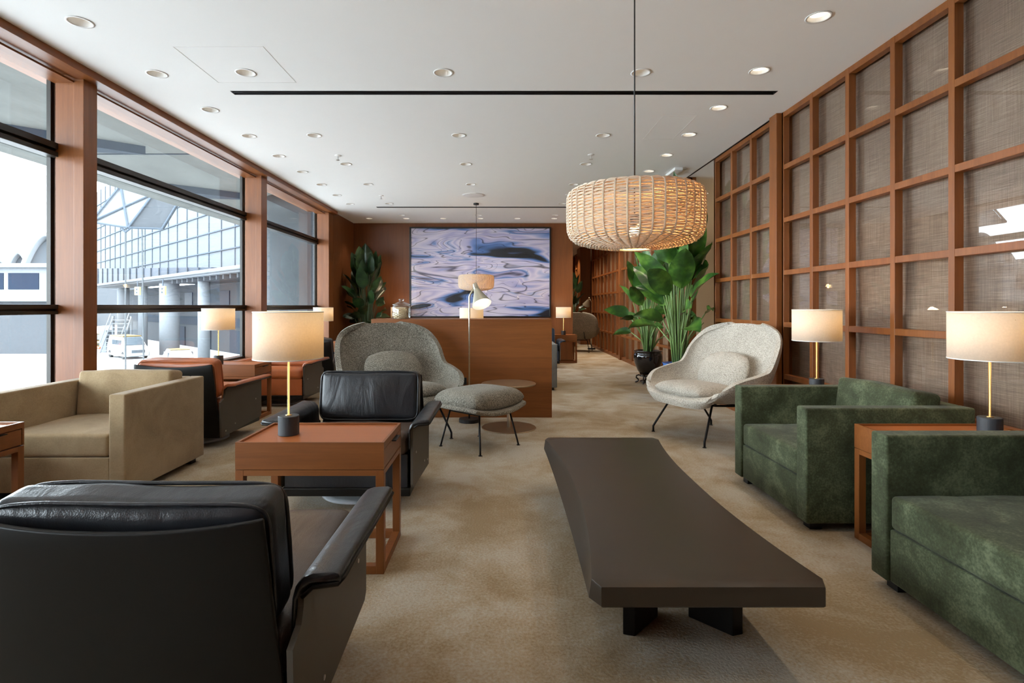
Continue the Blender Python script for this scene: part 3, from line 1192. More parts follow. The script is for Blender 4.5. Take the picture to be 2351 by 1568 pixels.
BG = 'black shell armchairs'
bk = make_shell_chair('black leather shell armchair seen from behind in the lower left corner', 'black_leather', 'dark_seat_leather', 'black_leather')
bk.location = (-0.825, 1.525, 0)
bk.rotation_euler = (0, 0, pi)
bk['group'] = BG
dup(bk, (-0.842, 3.32, 0), 0, 'black leather shell armchair facing the camera behind the nearest side table', BG)
dup(bk, (-2.53, 7.40, 0), pi + 0.06, 'black shell armchair seen from behind beside the third window, back to the room', BG)
nv = make_shell_chair('far leather shell armchair, blue light put into its cushion colour, beyond the last window table', 'blue_lit_leather', 'blue_lit_leather', 'blue_lit_leather')
nv.location = (-2.50, 9.55, 0)
nv['group'] = 'blue-lit leather shell armchairs'
dup(nv, (0.70, 10.15, 0), 0, 'black leather shell armchair edge, blue light put into its colour, showing beyond the cabinet, by the wall table', 'blue-lit leather shell armchairs')
br = make_shell_chair('brown leather shell armchair seen from behind, right behind the tan armchair', 'brown_leather', 'brown_leather', 'brown_leather')
br.location = (-2.545, 4.63, 0)
br.rotation_euler = (0, 0, pi - 0.05)
br['group'] = 'brown leather shell armchairs'
dup(br, (-2.53, 6.39, 0), 0, 'brown leather shell armchair facing the camera beyond the middle window table', 'brown leather shell armchairs')

# ------------------------------------------------------------------ womb-shaped lounge chairs
ROWS = [  # yc, zc, half width, lift, back shift of the edges
    (-0.385, 0.300, 0.30, 0.030, 0.10),
    (-0.388, 0.345, 0.37, 0.045, 0.08),
    (-0.320, 0.358, 0.44, 0.100, 0.04),
    (-0.180, 0.335, 0.485, 0.190, 0.00),
    (0.000, 0.315, 0.505, 0.245, -0.02),
    (0.150, 0.330, 0.505, 0.250, -0.07),
    (0.260, 0.430, 0.495, 0.165, -0.12),
    (0.325, 0.560, 0.490, 0.085, -0.14),
    (0.375, 0.690, 0.485, 0.040, -0.14),
    (0.415, 0.810, 0.460, 0.000, -0.12),
    (0.438, 0.895, 0.405, -0.018, -0.09),
    (0.450, 0.940, 0.310, -0.018, -0.07),
    (0.454, 0.958, 0.190, -0.012, -0.03),
]


def make_womb(label, fab):
    t = thing('lounge_chair', label, 'lounge chair')

    def fn(a, b):
        u = a * 2 - 1
        q = b * (len(ROWS) - 1)
        i = min(int(q), len(ROWS) - 2)
        f = q - i
        # catmull-rom between rows
        def R_(k):
            return ROWS[max(0, min(len(ROWS) - 1, k))]
        p0, p1, p2, p3 = R_(i - 1), R_(i), R_(i + 1), R_(i + 2)
        r = [0.5 * (2 * p1[j] + (p2[j] - p0[j]) * f + (2 * p0[j] - 5 * p1[j] + 4 * p2[j] - p3[j]) * f * f + (3 * p1[j] - p0[j] - 3 * p2[j] + p3[j]) * f ** 3) for j in range(5)]
        x = r[2] * sin(u * pi / 2 * 0.97) * (1.0)
        e = abs(u) ** 2.6
        return (x, r[0] + r[4] * e, r[1] + r[3] * e)
    M().grid(fn, 26, 34).build('seat_shell', fab, t, True, solid=0.042, offset=0, sub=1, bevel=0.019, bseg=3)
    M().pillow((0, -0.125, 0.402), 0.60, 0.52, 0.14, 0.22, 18, 3.6, 0.45, mat=rot('X', -3)).build('seat_cushion', fab, t, True, merge=True)
    M().pillow((0, 0.170, 0.545), 0.54, 0.38, 0.15, 0.40, 18, 2.4, 0.55, mat=rot('X', 62)).build('back_pillow', fab, t, True, merge=True)
    r = 0.009
    for sx in (-1, 1):
        M().tube([(sx * 0.31, -0.335, 0.004), (sx * 0.31, -0.335, 0.05), (sx * 0.305, -0.32, 0.075), (sx * 0.24, -0.19, 0.305), (sx * 0.22, -0.13, 0.315)], r, 8).build('front_leg', 'black_metal', t, True)
        M().tube([(sx * 0.30, 0.33, 0.004), (sx * 0.30, 0.33, 0.045), (sx * 0.295, 0.31, 0.07), (sx * 0.23, 0.10, 0.285), (sx * 0.22, 0.02, 0.30)], r, 8).build('rear_leg', 'black_metal', t, True)
        for yy in (-0.335, 0.33):
            M().lathe([(0.016, 0), (0.016, 0.004), (0.0001, 0.006)], 12, (sx * (0.31 if yy < 0 else 0.30), yy, 0)).build('foot_glide', 'black_metal', t)
        M().tube([(sx * 0.22, -0.30, 0.318), (sx * 0.22, -0.12, 0.300), (sx * 0.22, 0.06, 0.284), (sx * 0.215, 0.20, 0.288), (sx * 0.20, 0.30, 0.34), (sx * 0.19, 0.352, 0.43), (sx * 0.18, 0.375, 0.50)], r, 8).build('frame_rod', 'black_metal', t, True)
    M().tube([(-0.22, 0.10, 0.283), (0.22, 0.10, 0.283)], r, 8).build('cross_rod', 'black_metal', t, True)
    return t


womb = make_womb('grey tweed lounge chair with curved shell beside the ottoman, before the cabinet', 'grey_tweed')
womb.location = (-0.86, 4.74, 0)
womb.rotation_euler = (0, 0, radians(33))
cream = make_womb('cream boucle lounge chair with curved shell in front of the tall plants', 'cream_boucle')
cream.location = (1.79, 4.745, 0)
cream.rotation_euler = (0, 0, radians(-66.6))
dup(womb, (1.90, 13.5, 0), radians(165), 'lounge chair turned away at the far end of the passage')

# ottoman
t = thing('ottoman', 'grey tweed ottoman on thin black legs in front of the lounge chair', 'ottoman', (-0.17, 4.40, 0), radians(38 + 10))


def of(a, b):
    u, v = a * 2 - 1, b * 2 - 1
    x = 0.315 * u * sqrt(1 - 0.16 * v * v)
    y = 0.275 * v * sqrt(1 - 0.16 * u * u)
    return (x, y, 0.305 + 0.042 * u * u - 0.012 * v ** 4)


M().grid(of, 14, 14).build('seat_shell', 'grey_tweed', t, True, solid=0.036, offset=0, sub=1, bevel=0.016, bseg=3)
M().pillow((0, 0, 0.385), 0.60, 0.50, 0.165, 0.14, 22, 5.0, 0.38).build('cushion', 'grey_tweed', t, True, merge=True)
for sx in (-1, 1):
    for sy in (-1, 1):
        M().tube([(sx * 0.22, sy * 0.22, 0.004), (sx * 0.212, sy * 0.212, 0.05), (sx * 0.17, sy * 0.16, 0.30)], 0.007, 8).build('leg', 'black_metal', t, True)
        M().lathe([(0.015, 0), (0.015, 0.004), (0.0001, 0.006)], 12, (sx * 0.22, sy * 0.22, 0)).build('foot_glide', 'black_metal', t)
M().tube([(-0.17, -0.16, 0.285), (0.17, -0.16, 0.285), (0.17, 0.16, 0.285), (-0.17, 0.16, 0.285)], 0.006, 8, True).build('frame_rod', 'black_metal', t, True)

# round pedestal table
t = thing('pedestal_table', 'small round bronze pedestal table between the ottoman and the cabinet', 'table', (0.072, 5.04, 0))
M().lathe([(0.0001, 0.398), (0.245, 0.398), (0.25, 0.403), (0.25, 0.409), (0.247, 0.411), (0.0001, 0.411)], 64).build('table_top', 'bronze_top', t)
M().lathe([(0.016, 0.008), (0.016, 0.399)], 20).build('stem', 'steel', t, True)
M().lathe([(0.25, 0), (0.25, 0.006), (0.247, 0.008), (0.0001, 0.008)], 64).build('base_plate', 'bronze_top', t)

# ------------------------------------------------------------------ floor lamp


def floor_lamp(label, loc, rz):
    t = thing('floor_lamp', label, 'lamp', loc, rz)
    M().lathe([(0.10, 0), (0.10, 0.03), (0.097, 0.033), (0.0001, 0.033)], 40).build('base', 'black_paint', t)
    M().tube([(0, 0, 0.033), (0, 0, 1.0), (0, 0, 1.20), (0.006, 0, 1.225), (0.05, 0, 1.308)], 0.0085, 10).build('pole', 'nickel', t, True)
    # cone head
    ax = Vector((0.30, -0.50, -0.82)).normalized()
    a = ax.orthogonal().normalized()
    b = ax.cross(a)
    def cone(prof):
        m = M()
        n_ = 40
        vs, fs = [], []
        for r, s in prof:
            for k in range(n_):
                w = 2 * pi * k / n_
                vs.append(Vector((0.055, 0, 1.325)) + ax * s + a * (r * cos(w)) + b * (r * sin(w)))
        for i in range(len(prof) - 1):
            for k in range(n_):
                fs.append((i * n_ + k, i * n_ + (k + 1) % n_, (i + 1) * n_ + (k + 1) % n_, (i + 1) * n_ + k))
        return m.add(vs, fs)
    cone([(0.026, 0.06), (0.034, 0.085), (0.094, 0.235)]).build('lamp_shade', 'lamp_cone', t, True)
    cone([(0.093, 0.2345), (0.031, 0.086), (0.0001, 0.08)]).build('shade_liner', 'white_paint', t, True)
    cone([(0.0001, -0.01), (0.02, -0.008), (0.022, 0.0), (0.026, 0.06)]).build('socket', 'nickel', t, True)
    cone([(0.0001, 0.08), (0.018, 0.085), (0.022, 0.11), (0.0001, 0.13)]).build('bulb', 'lens_dim', t, True)
    return t, ax


fl, fax = floor_lamp('slim brass floor lamp with cone head standing before the cabinet', (-0.305, 5.30, 0), 0)
L = bpy.data.lights.new('cone_light', 'POINT')
L.energy = 0.45
L.color = WARM
L.shadow_soft_size = 0.015
lo = bpy.data.objects.new('lamp_light', L)
COL.objects.link(lo)
lo.location = Vector((-0.25, 5.30, 1.325)) + fax * 0.155
dup(fl, (2.33, 14.1, 0), pi, 'slim floor lamp with cone head at the far end of the passage')

# ------------------------------------------------------------------ rattan pendants


def make_pendant(label, cord_len):
    t = thing('pendant_lamp', label, 'pendant lamp')
    prof = [(0.070, 0.0), (0.12, 0.006), (0.17, 0.012), (0.22, 0.021), (0.258, 0.033), (0.280, 0.052), (0.290, 0.078),
            (0.2925, 0.13), (0.2925, 0.19), (0.2915, 0.225), (0.284, 0.245), (0.265, 0.256), (0.21, 0.260), (0.15, 0.262), (0.09, 0.262)]
    # arc-length resample of the profile
    L = [0]
    for i in range(1, len(prof)):
        L.append(L[-1] + math.dist(prof[i], prof[i - 1]))
    def at(s):
        for i in range(1, len(prof)):
            if s <= L[i] + 1e-9:
                f = (s - L[i - 1]) / (L[i] - L[i - 1])
                return [prof[i - 1][j] + (prof[i][j] - prof[i - 1][j]) * f for j in (0, 1)]
        return list(prof[-1])
    stakes = 38
    m = M()
    step = 0.0066
    rows = int(L[-1] / step)
    seg = stakes * 4
    for k in range(rows + 1):
        s = k * step
        r, z = at(s)
        r2, z2 = at(min(s + 0.004, L[-1]))
        dx, dz = r2 - r, z2 - z
        ln = math.hypot(dx, dz) or 1
        nx, nz = dz / ln, -dx / ln
        if r < 0.14 and k % 2:
            pass
        path = []
        for j in range(seg):
            a = 2 * pi * j / seg
            o = 0.0040 * cos(a * stakes / 2 + (pi if k % 2 else 0))
            path.append(((r + nx * o) * cos(a), (r + nx * o) * sin(a), z + nz * o + 0.0009 * sin(j * 1.7 + k)))
        m.tube(path, 0.0026, 4, True)
    w = m.build('woven_shade', 'rattan', t, True)
    m = M()
    for j in range(stakes):
        a = 2 * pi * (j + 0.5) / stakes
        for da in (-0.006, 0.006):
            m.tube([((p[0] + 0.004 * (p[0] / 0.29) ** 2) * cos(a + da), (p[0] + 0.004 * (p[0] / 0.29) ** 2) * sin(a + da), p[1]) for p in prof], 0.0017, 4)
    m.build('stakes', 'rattan', t)
    for r, z in ((0.070, 0.0), (0.09, 0.262)):
        m = M()
        m.tube([(r * cos(2 * pi * k / 40), r * sin(2 * pi * k / 40), z) for k in range(40)], 0.005, 6, True)
        m.build('rim', 'rattan', t, True)
    M().tube([(0, 0, 0.10), (0, 0, 0.262 + cord_len)], 0.0032, 8).build('cord', 'black_paint', t, True)
    M().lathe([(0.02, 0.10), (0.02, 0.15), (0.0001, 0.155)], 16).build('socket', 'black_metal', t, True)
    M().lathe([(0.0001, 0.045), (0.018, 0.05), (0.026, 0.068), (0.022, 0.088), (0.012, 0.10)], 16).build('bulb', 'bulb_glow', t, True)
    M().lathe([(0.045, 0), (0.045, 0.028), (0.0001, 0.03)], 32, (0, 0, 0.262 + cord_len - 0.028)).build('ceiling_rose', 'black_paint', t)
    return t


CL = CZ - 1.370 - 0.262
pend = make_pendant('large woven rattan pendant lamp hanging nearest the camera', CL)
pend.location = (0.587, 2.41, 1.370)
pend['group'] = 'rattan pendant lamps'
dup(pend, (-0.41, 9.1, 1.370), 0.3, 'distant small-looking rattan pendant lamp hanging before the water picture', 'rattan pendant lamps')
for (x, y) in ((0.587, 2.41), (-0.41, 9.1)):
    L = bpy.data.lights.new('pendant_light', 'POINT')
    L.energy = PENDANT_W
    L.color = (1.0, 0.55, 0.2)
    L.shadow_soft_size = 0.03
    lo = bpy.data.objects.new('lamp_light', L)
    COL.objects.link(lo)
    lo.location = (x + 0.05, y, 1.370 + 0.08)

# ------------------------------------------------------------------ low coffee table
t = thing('coffee_table', 'long low dark brown coffee table with inward-curving sides', 'table', (0.62, 2.51, 0))
hl = 0.91


def waist(v, dx):
    return 0.357 - dx * (1 - abs(v) ** 2.2)


sec_z = [(0.238, 0.0, 0.004), (0.243, 0.0, 0.0), (0.262, 0.35, 0.0), (0.282, 0.8, 0.0), (0.2965, 0.99, 0.0), (0.299, 1.0, 0.001), (0.30, 1.0, 0.0035)]
m = M()
nseg = 36
rings = []
for z, k, inset in sec_z:
    ring = []
    dx = 0.012 + 0.062 * k
    rcorner = 0.03
    for sgn in (1, -1):
        for i in range(nseg + 1):
            v = -1 + 2 * i / nseg
            if sgn < 0:
                v = -v
            vv = v
            ed = max(0, abs(vv) * hl - (hl - rcorner))
            cr = rcorner - sqrt(max(0, rcorner ** 2 - ed ** 2))
            x = sgn * (waist(vv, dx) - inset - cr)
            y = vv * (hl - inset)
            ring.append((x, y, z))
    rings.append(ring)
n_ = len(rings[0])
vs = [p for r in rings for p in r]
fs = []
for i in range(len(rings) - 1):
    for k in range(n_):
        fs.append((i * n_ + k, i * n_ + (k + 1) % n_, (i + 1) * n_ + (k + 1) % n_, (i + 1) * n_ + k))
m.add(vs, fs)
# caps as strips between the two long sides
for base, flip in ((0, True), ((len(rings) - 1) * n_, False)):
    h_ = nseg + 1
    for i in range(nseg):
        a, b = base + i, base + i + 1
        c, d = base + n_ - 1 - i - 1, base + n_ - 1 - i
        m.f.append((a, d, c, b) if flip else (a, b, c, d))
m.build('table_top', 'table_brown', t, True, merge=True)
for o_ in [t.children[0]]:
    md = o_.modifiers.new('edge', 'EDGE_SPLIT')
    md.split_angle = radians(28)
for sy in (-1, 1):
    for sx in (-1, 1):
        # slanted plank legs forming an open V
        y0 = sy * 0.64
        pl = [(sx * 0.205, y0), (sx * 0.165, y0 + sy * 0.012), (sx * 0.055, y0 - sy * 0.105), (sx * 0.065, y0 - sy * 0.135), (sx * 0.10, y0 - sy * 0.135)]
        M().prism(pl, 0, 0.239).build('leg', 'black_shell', t, bevel=0.003, merge=True)

# ------------------------------------------------------------------ plants


def leaf_mesh(m, base, direction, length, width, droop, fold=0.25, roll=0.0, lim=None):
    d = Vector(direction).normalized()
    side = d.cross(Vector((0, 0, 1)))
    if side.length < 0.05:
        side = Vector((1, 0, 0))
    side.normalize()
    side = Matrix.Rotation(roll, 3, d) @ side
    nrm = side.cross(d).normalized()
    nl, nw = 10, 6
    pts = []
    p = Vector(base)
    cur = d.copy()
    cent = []
    for i in range(nl + 1):
        cent.append((p.copy(), cur.copy()))
        cur = (cur + Vector((0, 0, -droop / nl))).normalized()
        p = p + cur * (length / nl)
    def fn(a, b):
        i = int(round(b * nl))
        c, dd = cent[i]
        u = a * 2 - 1
        tt = i / nl
        w = width * (sin(pi * min(1, tt ** 0.72)) ** 0.75 if 0 < tt < 1 else 0.02) / 2
        nn = side.cross(dd).normalized()
        wav = 0.03 * width * sin(tt * 14 + u * 2)
        q = c + side * (u * w) + nn * (abs(u) * w * fold + wav * abs(u))
        if lim:
            # foliage pressed by the walls beside it
            x0, x1, y1 = lim
            if q.x > x1:
                q.x = x1 - 0.12 * math.tanh((q.x - x1) * 2)
            if q.x < x0:
                q.x = x0 + 0.12 * math.tanh((x0 - q.x) * 2)
            if q.y > y1:
                q.y = y1 - 0.12 * math.tanh((q.y - y1) * 2)
        return q
    m.grid(fn, nw, nl)


def banana_plant(name, label, loc, height, spread, nleaf, seed, pot, leafmat, stemmat, big=0.42, cat='plant', lean=(0, 0), keep=None):
    random.seed(seed)
    t = thing(name, label, cat, loc)
    z0 = pot(t)
    lf, st = M(), M()
    for k in range(nleaf):
        q = (k + 0.5) / nleaf
        az = k * 2.399 + random.uniform(-0.4, 0.4)
        hgt = height * (0.28 + 0.54 * q) + random.uniform(-0.06, 0.06)
        rad = spread * (0.85 - 0.55 * q) * random.uniform(0.6, 1.1)
        bx, by = 0.05 * cos(az) * random.random(), 0.05 * sin(az) * random.random()
        tip = Vector((rad * cos(az) + lean[0] * q, rad * sin(az) + lean[1] * q, z0 + hgt - 0.12))
        mid = Vector((tip.x * 0.35 + bx, tip.y * 0.35 + by, z0 + (hgt - 0.1) * 0.55))
        st.tube([(bx, by, z0 - 0.03), mid, tip], [0.014, 0.010, 0.006], 6)
        dr = (tip - mid).normalized()
        dr = Vector((dr.x + 0.5 * cos(az) * (1 - q), dr.y + 0.5 * sin(az) * (1 - q), dr.z * (0.6 + 0.6 * q)))
        L_ = big * (0.62 + 0.5 * q) * random.uniform(0.85, 1.15)
        leaf_mesh(lf, tip, dr, L_, L_ * random.uniform(0.44, 0.58), 0.9 - 0.55 * q, random.uniform(0.15, 0.4), random.uniform(-1.2, 1.2), keep)
    for k in range(nleaf):
        a = random.uniform(0, 2 * pi)
        r = random.uniform(0.02, 0.10)
        st.tube([(r * cos(a) * .7, r * sin(a) * .7, z0 - 0.03), (r * 1.6 * cos(a), r * 1.6 * sin(a), z0 + height * random.uniform(0.25, 0.45))], [0.010, 0.005], 5)
    lf.build('leaves', leafmat, t, True)
    st.build('stems', stemmat, t, True)
    return t


def pot_on_stand(t):
    s = M()
    s.tube([(0.12 * cos(2 * pi * k / 24), 0.12 * sin(2 * pi * k / 24), 0.115) for k in range(24)], 0.014, 6, True)
    s.tube([(0.11 * cos(2 * pi * k / 24), 0.11 * sin(2 * pi * k / 24), 0.03) for k in range(24)], 0.009, 6, True)
    for k in range(5):
        a = 2 * pi * k / 5 + 0.3
        s.tube([(r * cos(a), r * sin(a), z) for r, z in ((0.125, 0.115), (0.16, 0.105), (0.165, 0.075), (0.135, 0.05), (0.135, 0.03), (0.165, 0.012), (0.18, 0.012))], 0.012, 6)
    s.build('stand', 'pot_black', t, True)
    M().lathe([(0.0001, 0.13), (0.11, 0.13), (0.15, 0.19), (0.195, 0.30), (0.208, 0.38), (0.200, 0.425), (0.185, 0.45), (0.205, 0.462), (0.205, 0.475), (0.18, 0.475), (0.17, 0.45), (0.0001, 0.44)], 48).build('pot', 'pot_black', t, True)
    M().lathe([(0.0001, 0.441), (0.168, 0.447), (0.0001, 0.455)], 32).build('soil', 'soil', t)
    return 0.45


def blue_pot(t):
    M().lathe([(0.0001, 0.0), (0.13, 0.0), (0.17, 0.10), (0.20, 0.25), (0.20, 0.36), (0.185, 0.40), (0.20, 0.42), (0.18, 0.42), (0.0001, 0.38)], 48).build('pot', 'pot_blue', t, True)
    M().lathe([(0.0001, 0.381), (0.168, 0.39), (0.0001, 0.40)], 32).build('soil', 'soil', t)
    return 0.40


def black_pot(t):
    M().lathe([(0.0001, 0.0), (0.13, 0.0), (0.17, 0.10), (0.19, 0.25), (0.19, 0.33), (0.17, 0.33), (0.0001, 0.30)], 40).build('pot', 'pot_black', t, True)
    return 0.32


banana_plant('potted_plant', 'broad-leaved green plant in a glossy black pot on a carved stand', (2.13, 7.95, 0), 1.45, 0.40, 28, 11, pot_on_stand, 'leaf', 'stem_green', 0.42, keep=(-9, 0.31, 9))
banana_plant('potted_plant', 'tallest big-leaved green plant behind the cream chair, in a blue pot', (2.18, 6.72, 0), 2.0, 0.42, 34, 23, blue_pot, 'leaf', 'stem_green', 0.66, keep=(-9, 0.28, 9))
banana_plant('potted_plant', 'dark broad-leaved plant in the wood-walled corner left of the picture', (-2.60, 10.62, 0), 1.98, 0.40, 46, 31, black_pot, 'leaf_dark', 'stem_dark', 0.46, keep=(-0.40, 0.36, 0.6))
banana_plant('potted_plant', 'distant leafy plant at the passage end above the turned-away chair', (1.95, 15.2, 0), 1.75, 0.42, 24, 47, black_pot, 'leaf_dark', 'stem_dark', 0.42, keep=(-0.42, 0.48, 9))

# ------------------------------------------------------------------ ceiling fittings


def sprinkler(x, y, label):
    t = thing('sprinkler', label, 'sprinkler', (x, y, CZ), 0, 'ceiling sprinklers')
    M().lathe([(0.0001, 0.0), (0.038, 0.0), (0.036, -0.006), (0.012, -0.010), (0.0001, -0.010)][::-1], 24).build('cover', 'white_paint', t)
    M().lathe([(0.0001, -0.055), (0.020, -0.053), (0.020, -0.050), (0.005, -0.048), (0.005, -0.008)], 12).build('head', 'steel', t)


def ceil(px, py):
    D = (CZ - H) * F / (702 - py)
    return ((px - 1150) * D / F, D)


sprinkler(*ceil(776, 357), 'ceiling sprinkler nearest the windows')
sprinkler(*ceil(1357, 355), 'ceiling sprinkler above and left of the large rattan pendant')
sprinkler(*ceil(875, 449), 'ceiling sprinkler on the left near the far air slot')
sprinkler(*ceil(1303, 447), 'ceiling sprinkler just left of the rattan pendant rim')
t = thing('ceiling_speaker', 'round white speaker flush in the ceiling before the small pendant', 'speaker', (*ceil(1087, 448), CZ))
M().lathe([(0.0001, -0.008), (0.145, -0.007), (0.165, -0.004), (0.168, 0.0)], 48).build('grille', 'white_paint', t, True)
M().lathe_open([(0.165, -0.004), (0.172, -0.006), (0.176, 0.0)], 48).build('rim', 'reflector', t, True)
t = thing('emergency_light', 'small white emergency light box on the ceiling beside the lattice wall', 'light', (*ceil(1556, 393), CZ))
M().box(-0.10, 0.0, -0.20, 0.20, -0.035, 0).build('housing', 'white_paint', t, bevel=0.004)
M().box(0.01, 0.06, -0.16, 0.16, -0.012, 0).build('mounting_plate', 'reflector', t, bevel=0.003)

# ------------------------------------------------------------------ outside: apron and terminal
ZG = H - 4.62
structure(M().box(-500, -3.6, -200, 700, ZG - 0.3, ZG).build('ground', 'apron_concrete'), 'pale concrete airport apron')
m = M()
m.box(-160, -56, 64.5, 67.5, ZG, ZG + 0.02)
m.box(-220, -100, 128, 133, ZG, ZG + 0.03)
m.box(-45, -30, 30, 30.4, ZG, ZG + 0.02)
tag(m.build('drain_channel', 'ext_grey'), 'dark drainage channels crossing the pale apron beyond the first window', 'drain', kind='stuff')

# canopy slab over the outside of the windows, with its columns
t = thing('roof_overhang', 'grey concrete overhang seen through the upper window panes', 'roof', (-6.2, 8, H + 3.05))
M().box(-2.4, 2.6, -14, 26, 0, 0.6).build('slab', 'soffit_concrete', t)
m = M()
for y in (-6, -1.5, 3.0, 7.5, 12, 16.5):
    m.box(-2.4, 2.55, y, y + 0.03, -0.015, 0)
m.box(0.9, 0.93, -14, 26, -0.015, 0)
m.build('joint', 'ext_dark', t)
m = M()
for y in (-8.5, -4, 0.5, 5.0, 9.5, 14.0):
    m.prism([(-2.9, y), (-0.6, y + 2.0), (-2.9, y + 1.6)], -0.16, 0.0)
m.build('rib', 'ext_dark', t)
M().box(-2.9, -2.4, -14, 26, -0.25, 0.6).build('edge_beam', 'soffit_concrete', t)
o = M().lathe([(0.62, 0), (0.62, 7.3), (0.60, 7.35), (0.60, 7.67)], 48).build('concrete_column', 'ext_column', None, True)
o.location = (-6.0, 15.6, ZG)
tag(o, 'massive round concrete column just outside the third window', 'column')

# terminal building across the apron: long facade receding left
P1 = Vector((-18.2, 38.0, 0))
U = Vector((-0.718, 0.697, 0)).normalized()
NB = Vector((0.697, 0.718, 0)).normalized()   # away from the camera
ang = math.atan2(U.y, U.x)
t = thing('terminal_building', 'pale glass-fronted terminal building with a ground-floor canopy across the apron', 'building', P1, ang)
# local frame: x along the facade to the far left, -y away from the camera
sgn = -1.0
M().box(-30, 75, -3.4, -3.2, H + 3.1, H + 18).build('facade', 'ext_panel', t)
m = M()
for k in range(0, 32):
    x = -26 + k * 3.2
    m.box(x, x + 0.09, -3.2, -3.12, H + 3.1, H + 18)
for z in (4.9, 6.7, 8.5, 10.3, 12.1, 13.9, 15.7):
    m.box(-30, 75, -3.2, -3.10, H + z, H + z + 0.10)
m.build('mullion', 'ext_grid', t)
m = M()
m.box(-30, 50, -4.0, 0.0, H + 2.35, H + 2.85)
m.box(-30, 50, 0.0, 0.25, H + 2.50, H + 2.75)
m.build('canopy', 'ext_white', t, bevel=0.1)
m = M()
for k in range(34):
    m.box(-30 + k * 1.4, -30 + k * 1.4 + 0.25, -4.0, -0.3, H + 2.0, H + 2.35)
m.build('canopy_rib', 'ext_grey', t)
M().box(-30, 60, -6.0, -5.6, ZG, H + 2.4).build('wall', 'ext_grey', t)
M().box(-30, 60, -5.6, -5.5, ZG + 2.5, ZG + 3.4).build('band', 'ext_dark', t)
for k in range(11):
    x = -22 + k * 5.6
    w = M().box(x, x + 2.6, -5.6, -5.5, H + 0.1, H + 1.5).build('window', 'ext_blue_glass', t)
for k in range(5):
    x = -3 + k * 8.5
    M().box(x, x + 3.0, -5.6, -5.48, ZG + 0.05, ZG + 2.2).build('garage_door', 'ext_dark', t)

for i, (s, r, lab) in enumerate([(-19, 0.45, 'slender round column under the terminal canopy, rightmost one outside'),
                                 (-9.3, 0.45, 'slender round terminal column seen right of the massive one'),
                                 (0.3, 0.42, 'slender round terminal column behind the lamp in the second window'),
                                 (9.8, 0.46, 'slender round terminal column to the right of the thickest white one'),
                                 (19.4, 0.84, 'thick white round terminal column in the middle of the second window'),
                                 (29.0, 0.44, 'slender round terminal column behind the white van'),
                                 (37.8, 0.62, 'round terminal column farthest left in the second window')]):
    p = P1 + U * s + NB * 0.9
    o = M().lathe([(r, 0), (r, 4.62 + 2.1)], 24).build('terminal_column', 'ext_white', None, True)
    o.location = (p.x, p.y, ZG)
    tag(o, lab, 'column', 'columns under the terminal canopy')

# hanging gate canopy (raised truss roof)
t = thing('raised_canopy', 'tilted lattice canopy panel hanging high outside the second window', 'canopy', (-20.8, 30.0, H + 5.2))
def quad_slab(m, pts, th=0.25):
    vs = [Vector(p) for p in pts] + [Vector(p) + Vector((0, th, 0)) for p in pts]
    m.add(vs, [(0, 1, 2, 3), (7, 6, 5, 4), (0, 4, 5, 1), (1, 5, 6, 2), (2, 6, 7, 3), (3, 7, 4, 0)])
q1 = [(-0.2, 0.4, 1.45), (1.5, 0.6, 1.04), (0.75, -0.4, -1.0), (-1.1, -0.6, -0.72)]
q2 = [(1.5, 0.6, 1.04), (2.6, 1.2, 0.85), (1.95, 0.6, -0.92), (0.75, -0.4, -1.0)]
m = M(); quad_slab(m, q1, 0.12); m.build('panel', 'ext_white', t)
m = M(); quad_slab(m, q2, 0.12); m.build('darker_panel', 'ext_grey', t)  # second panel in a darker grey
m = M()
for a, b in ((q1[0], q1[1]), (q1[1], q1[2]), (q1[2], q1[3]), (q1[3], q1[0]), (q1[0], q1[2]), (q1[1], q1[3]), (q2[1], q2[2]), (q2[2], q2[3])):
    a = Vector(a) - Vector((0, 0.1, 0))
    b = Vector(b) - Vector((0, 0.1, 0))
    m.tube([a, b], 0.06, 6)
m.tube([(0.35, -0.5, -0.93), (0.62, -0.5, -1.25), (0.9, -0.4, -0.95)], 0.06, 6)
m.build('truss', 'ext_grid', t)
m = M()
m.tube([(0.62, -0.5, -1.2), (0.62, -0.5, -(5.2 + 4.62) + 0.02)], 0.04, 6)
m.tube([(1.25, -0.1, -1.0), (1.35, -0.1, -(5.2 + 4.62) + 0.02)], 0.04, 6)
m.build('post', 'ext_column', t)

# jet bridge, left
t = thing('jet_bridge', 'pale elevated jet bridge with dark blue windows outside the first window', 'jet bridge', (-52, 52, H))
M().box(-20, 9.5, 0, 4, 0.4, 3.9).build('body', 'ext_white', t, bevel=0.05)
M().box(-20.2, 9.9, -0.5, 4.4, 3.6, 4.0).build('roof', 'ext_white', t, bevel=0.05)
for k in range(6):
    x = -18 + k * 3.35 + 6.6
    M().box(x, x + 2.9, -0.05, 0.02, 1.55, 3.1).build('window', 'ext_blue_glass', t)
M().box(-20, 9.0, 0.6, 3.4, -4.62, 0.4).build('support_wall', 'ext_grey', t)

# blue canopy building behind the terminal canopy
t = thing('walkway', 'low dark blue glazed walkway on the terminal canopy in the second window', 'walkway', P1, ang)
Z_ = H + 2.86
m = M()
m.add([(9, -1.2, Z_), (60, -1.2, Z_), (60, -1.2, Z_ + 2.6), (9, -1.2, Z_ + 0.3), (9, -3.05, Z_), (60, -3.05, Z_), (60, -3.05, Z_ + 2.6), (9, -3.05, Z_ + 0.3)],
      [(0, 1, 2, 3), (7, 6, 5, 4), (0, 4, 5, 1), (1, 5, 6, 2), (2, 6, 7, 3), (3, 7, 4, 0)])
m.build('glazing', 'ext_blue_glass', t)
m = M()
for k in range(16):
    x = 12 + k * 3.0
    m.box(x, x + 0.16, -1.2, -1.12, Z_, Z_ + 0.3 + 2.3 * (x - 9) / 51)
m.build('frame', 'ext_grey', t)

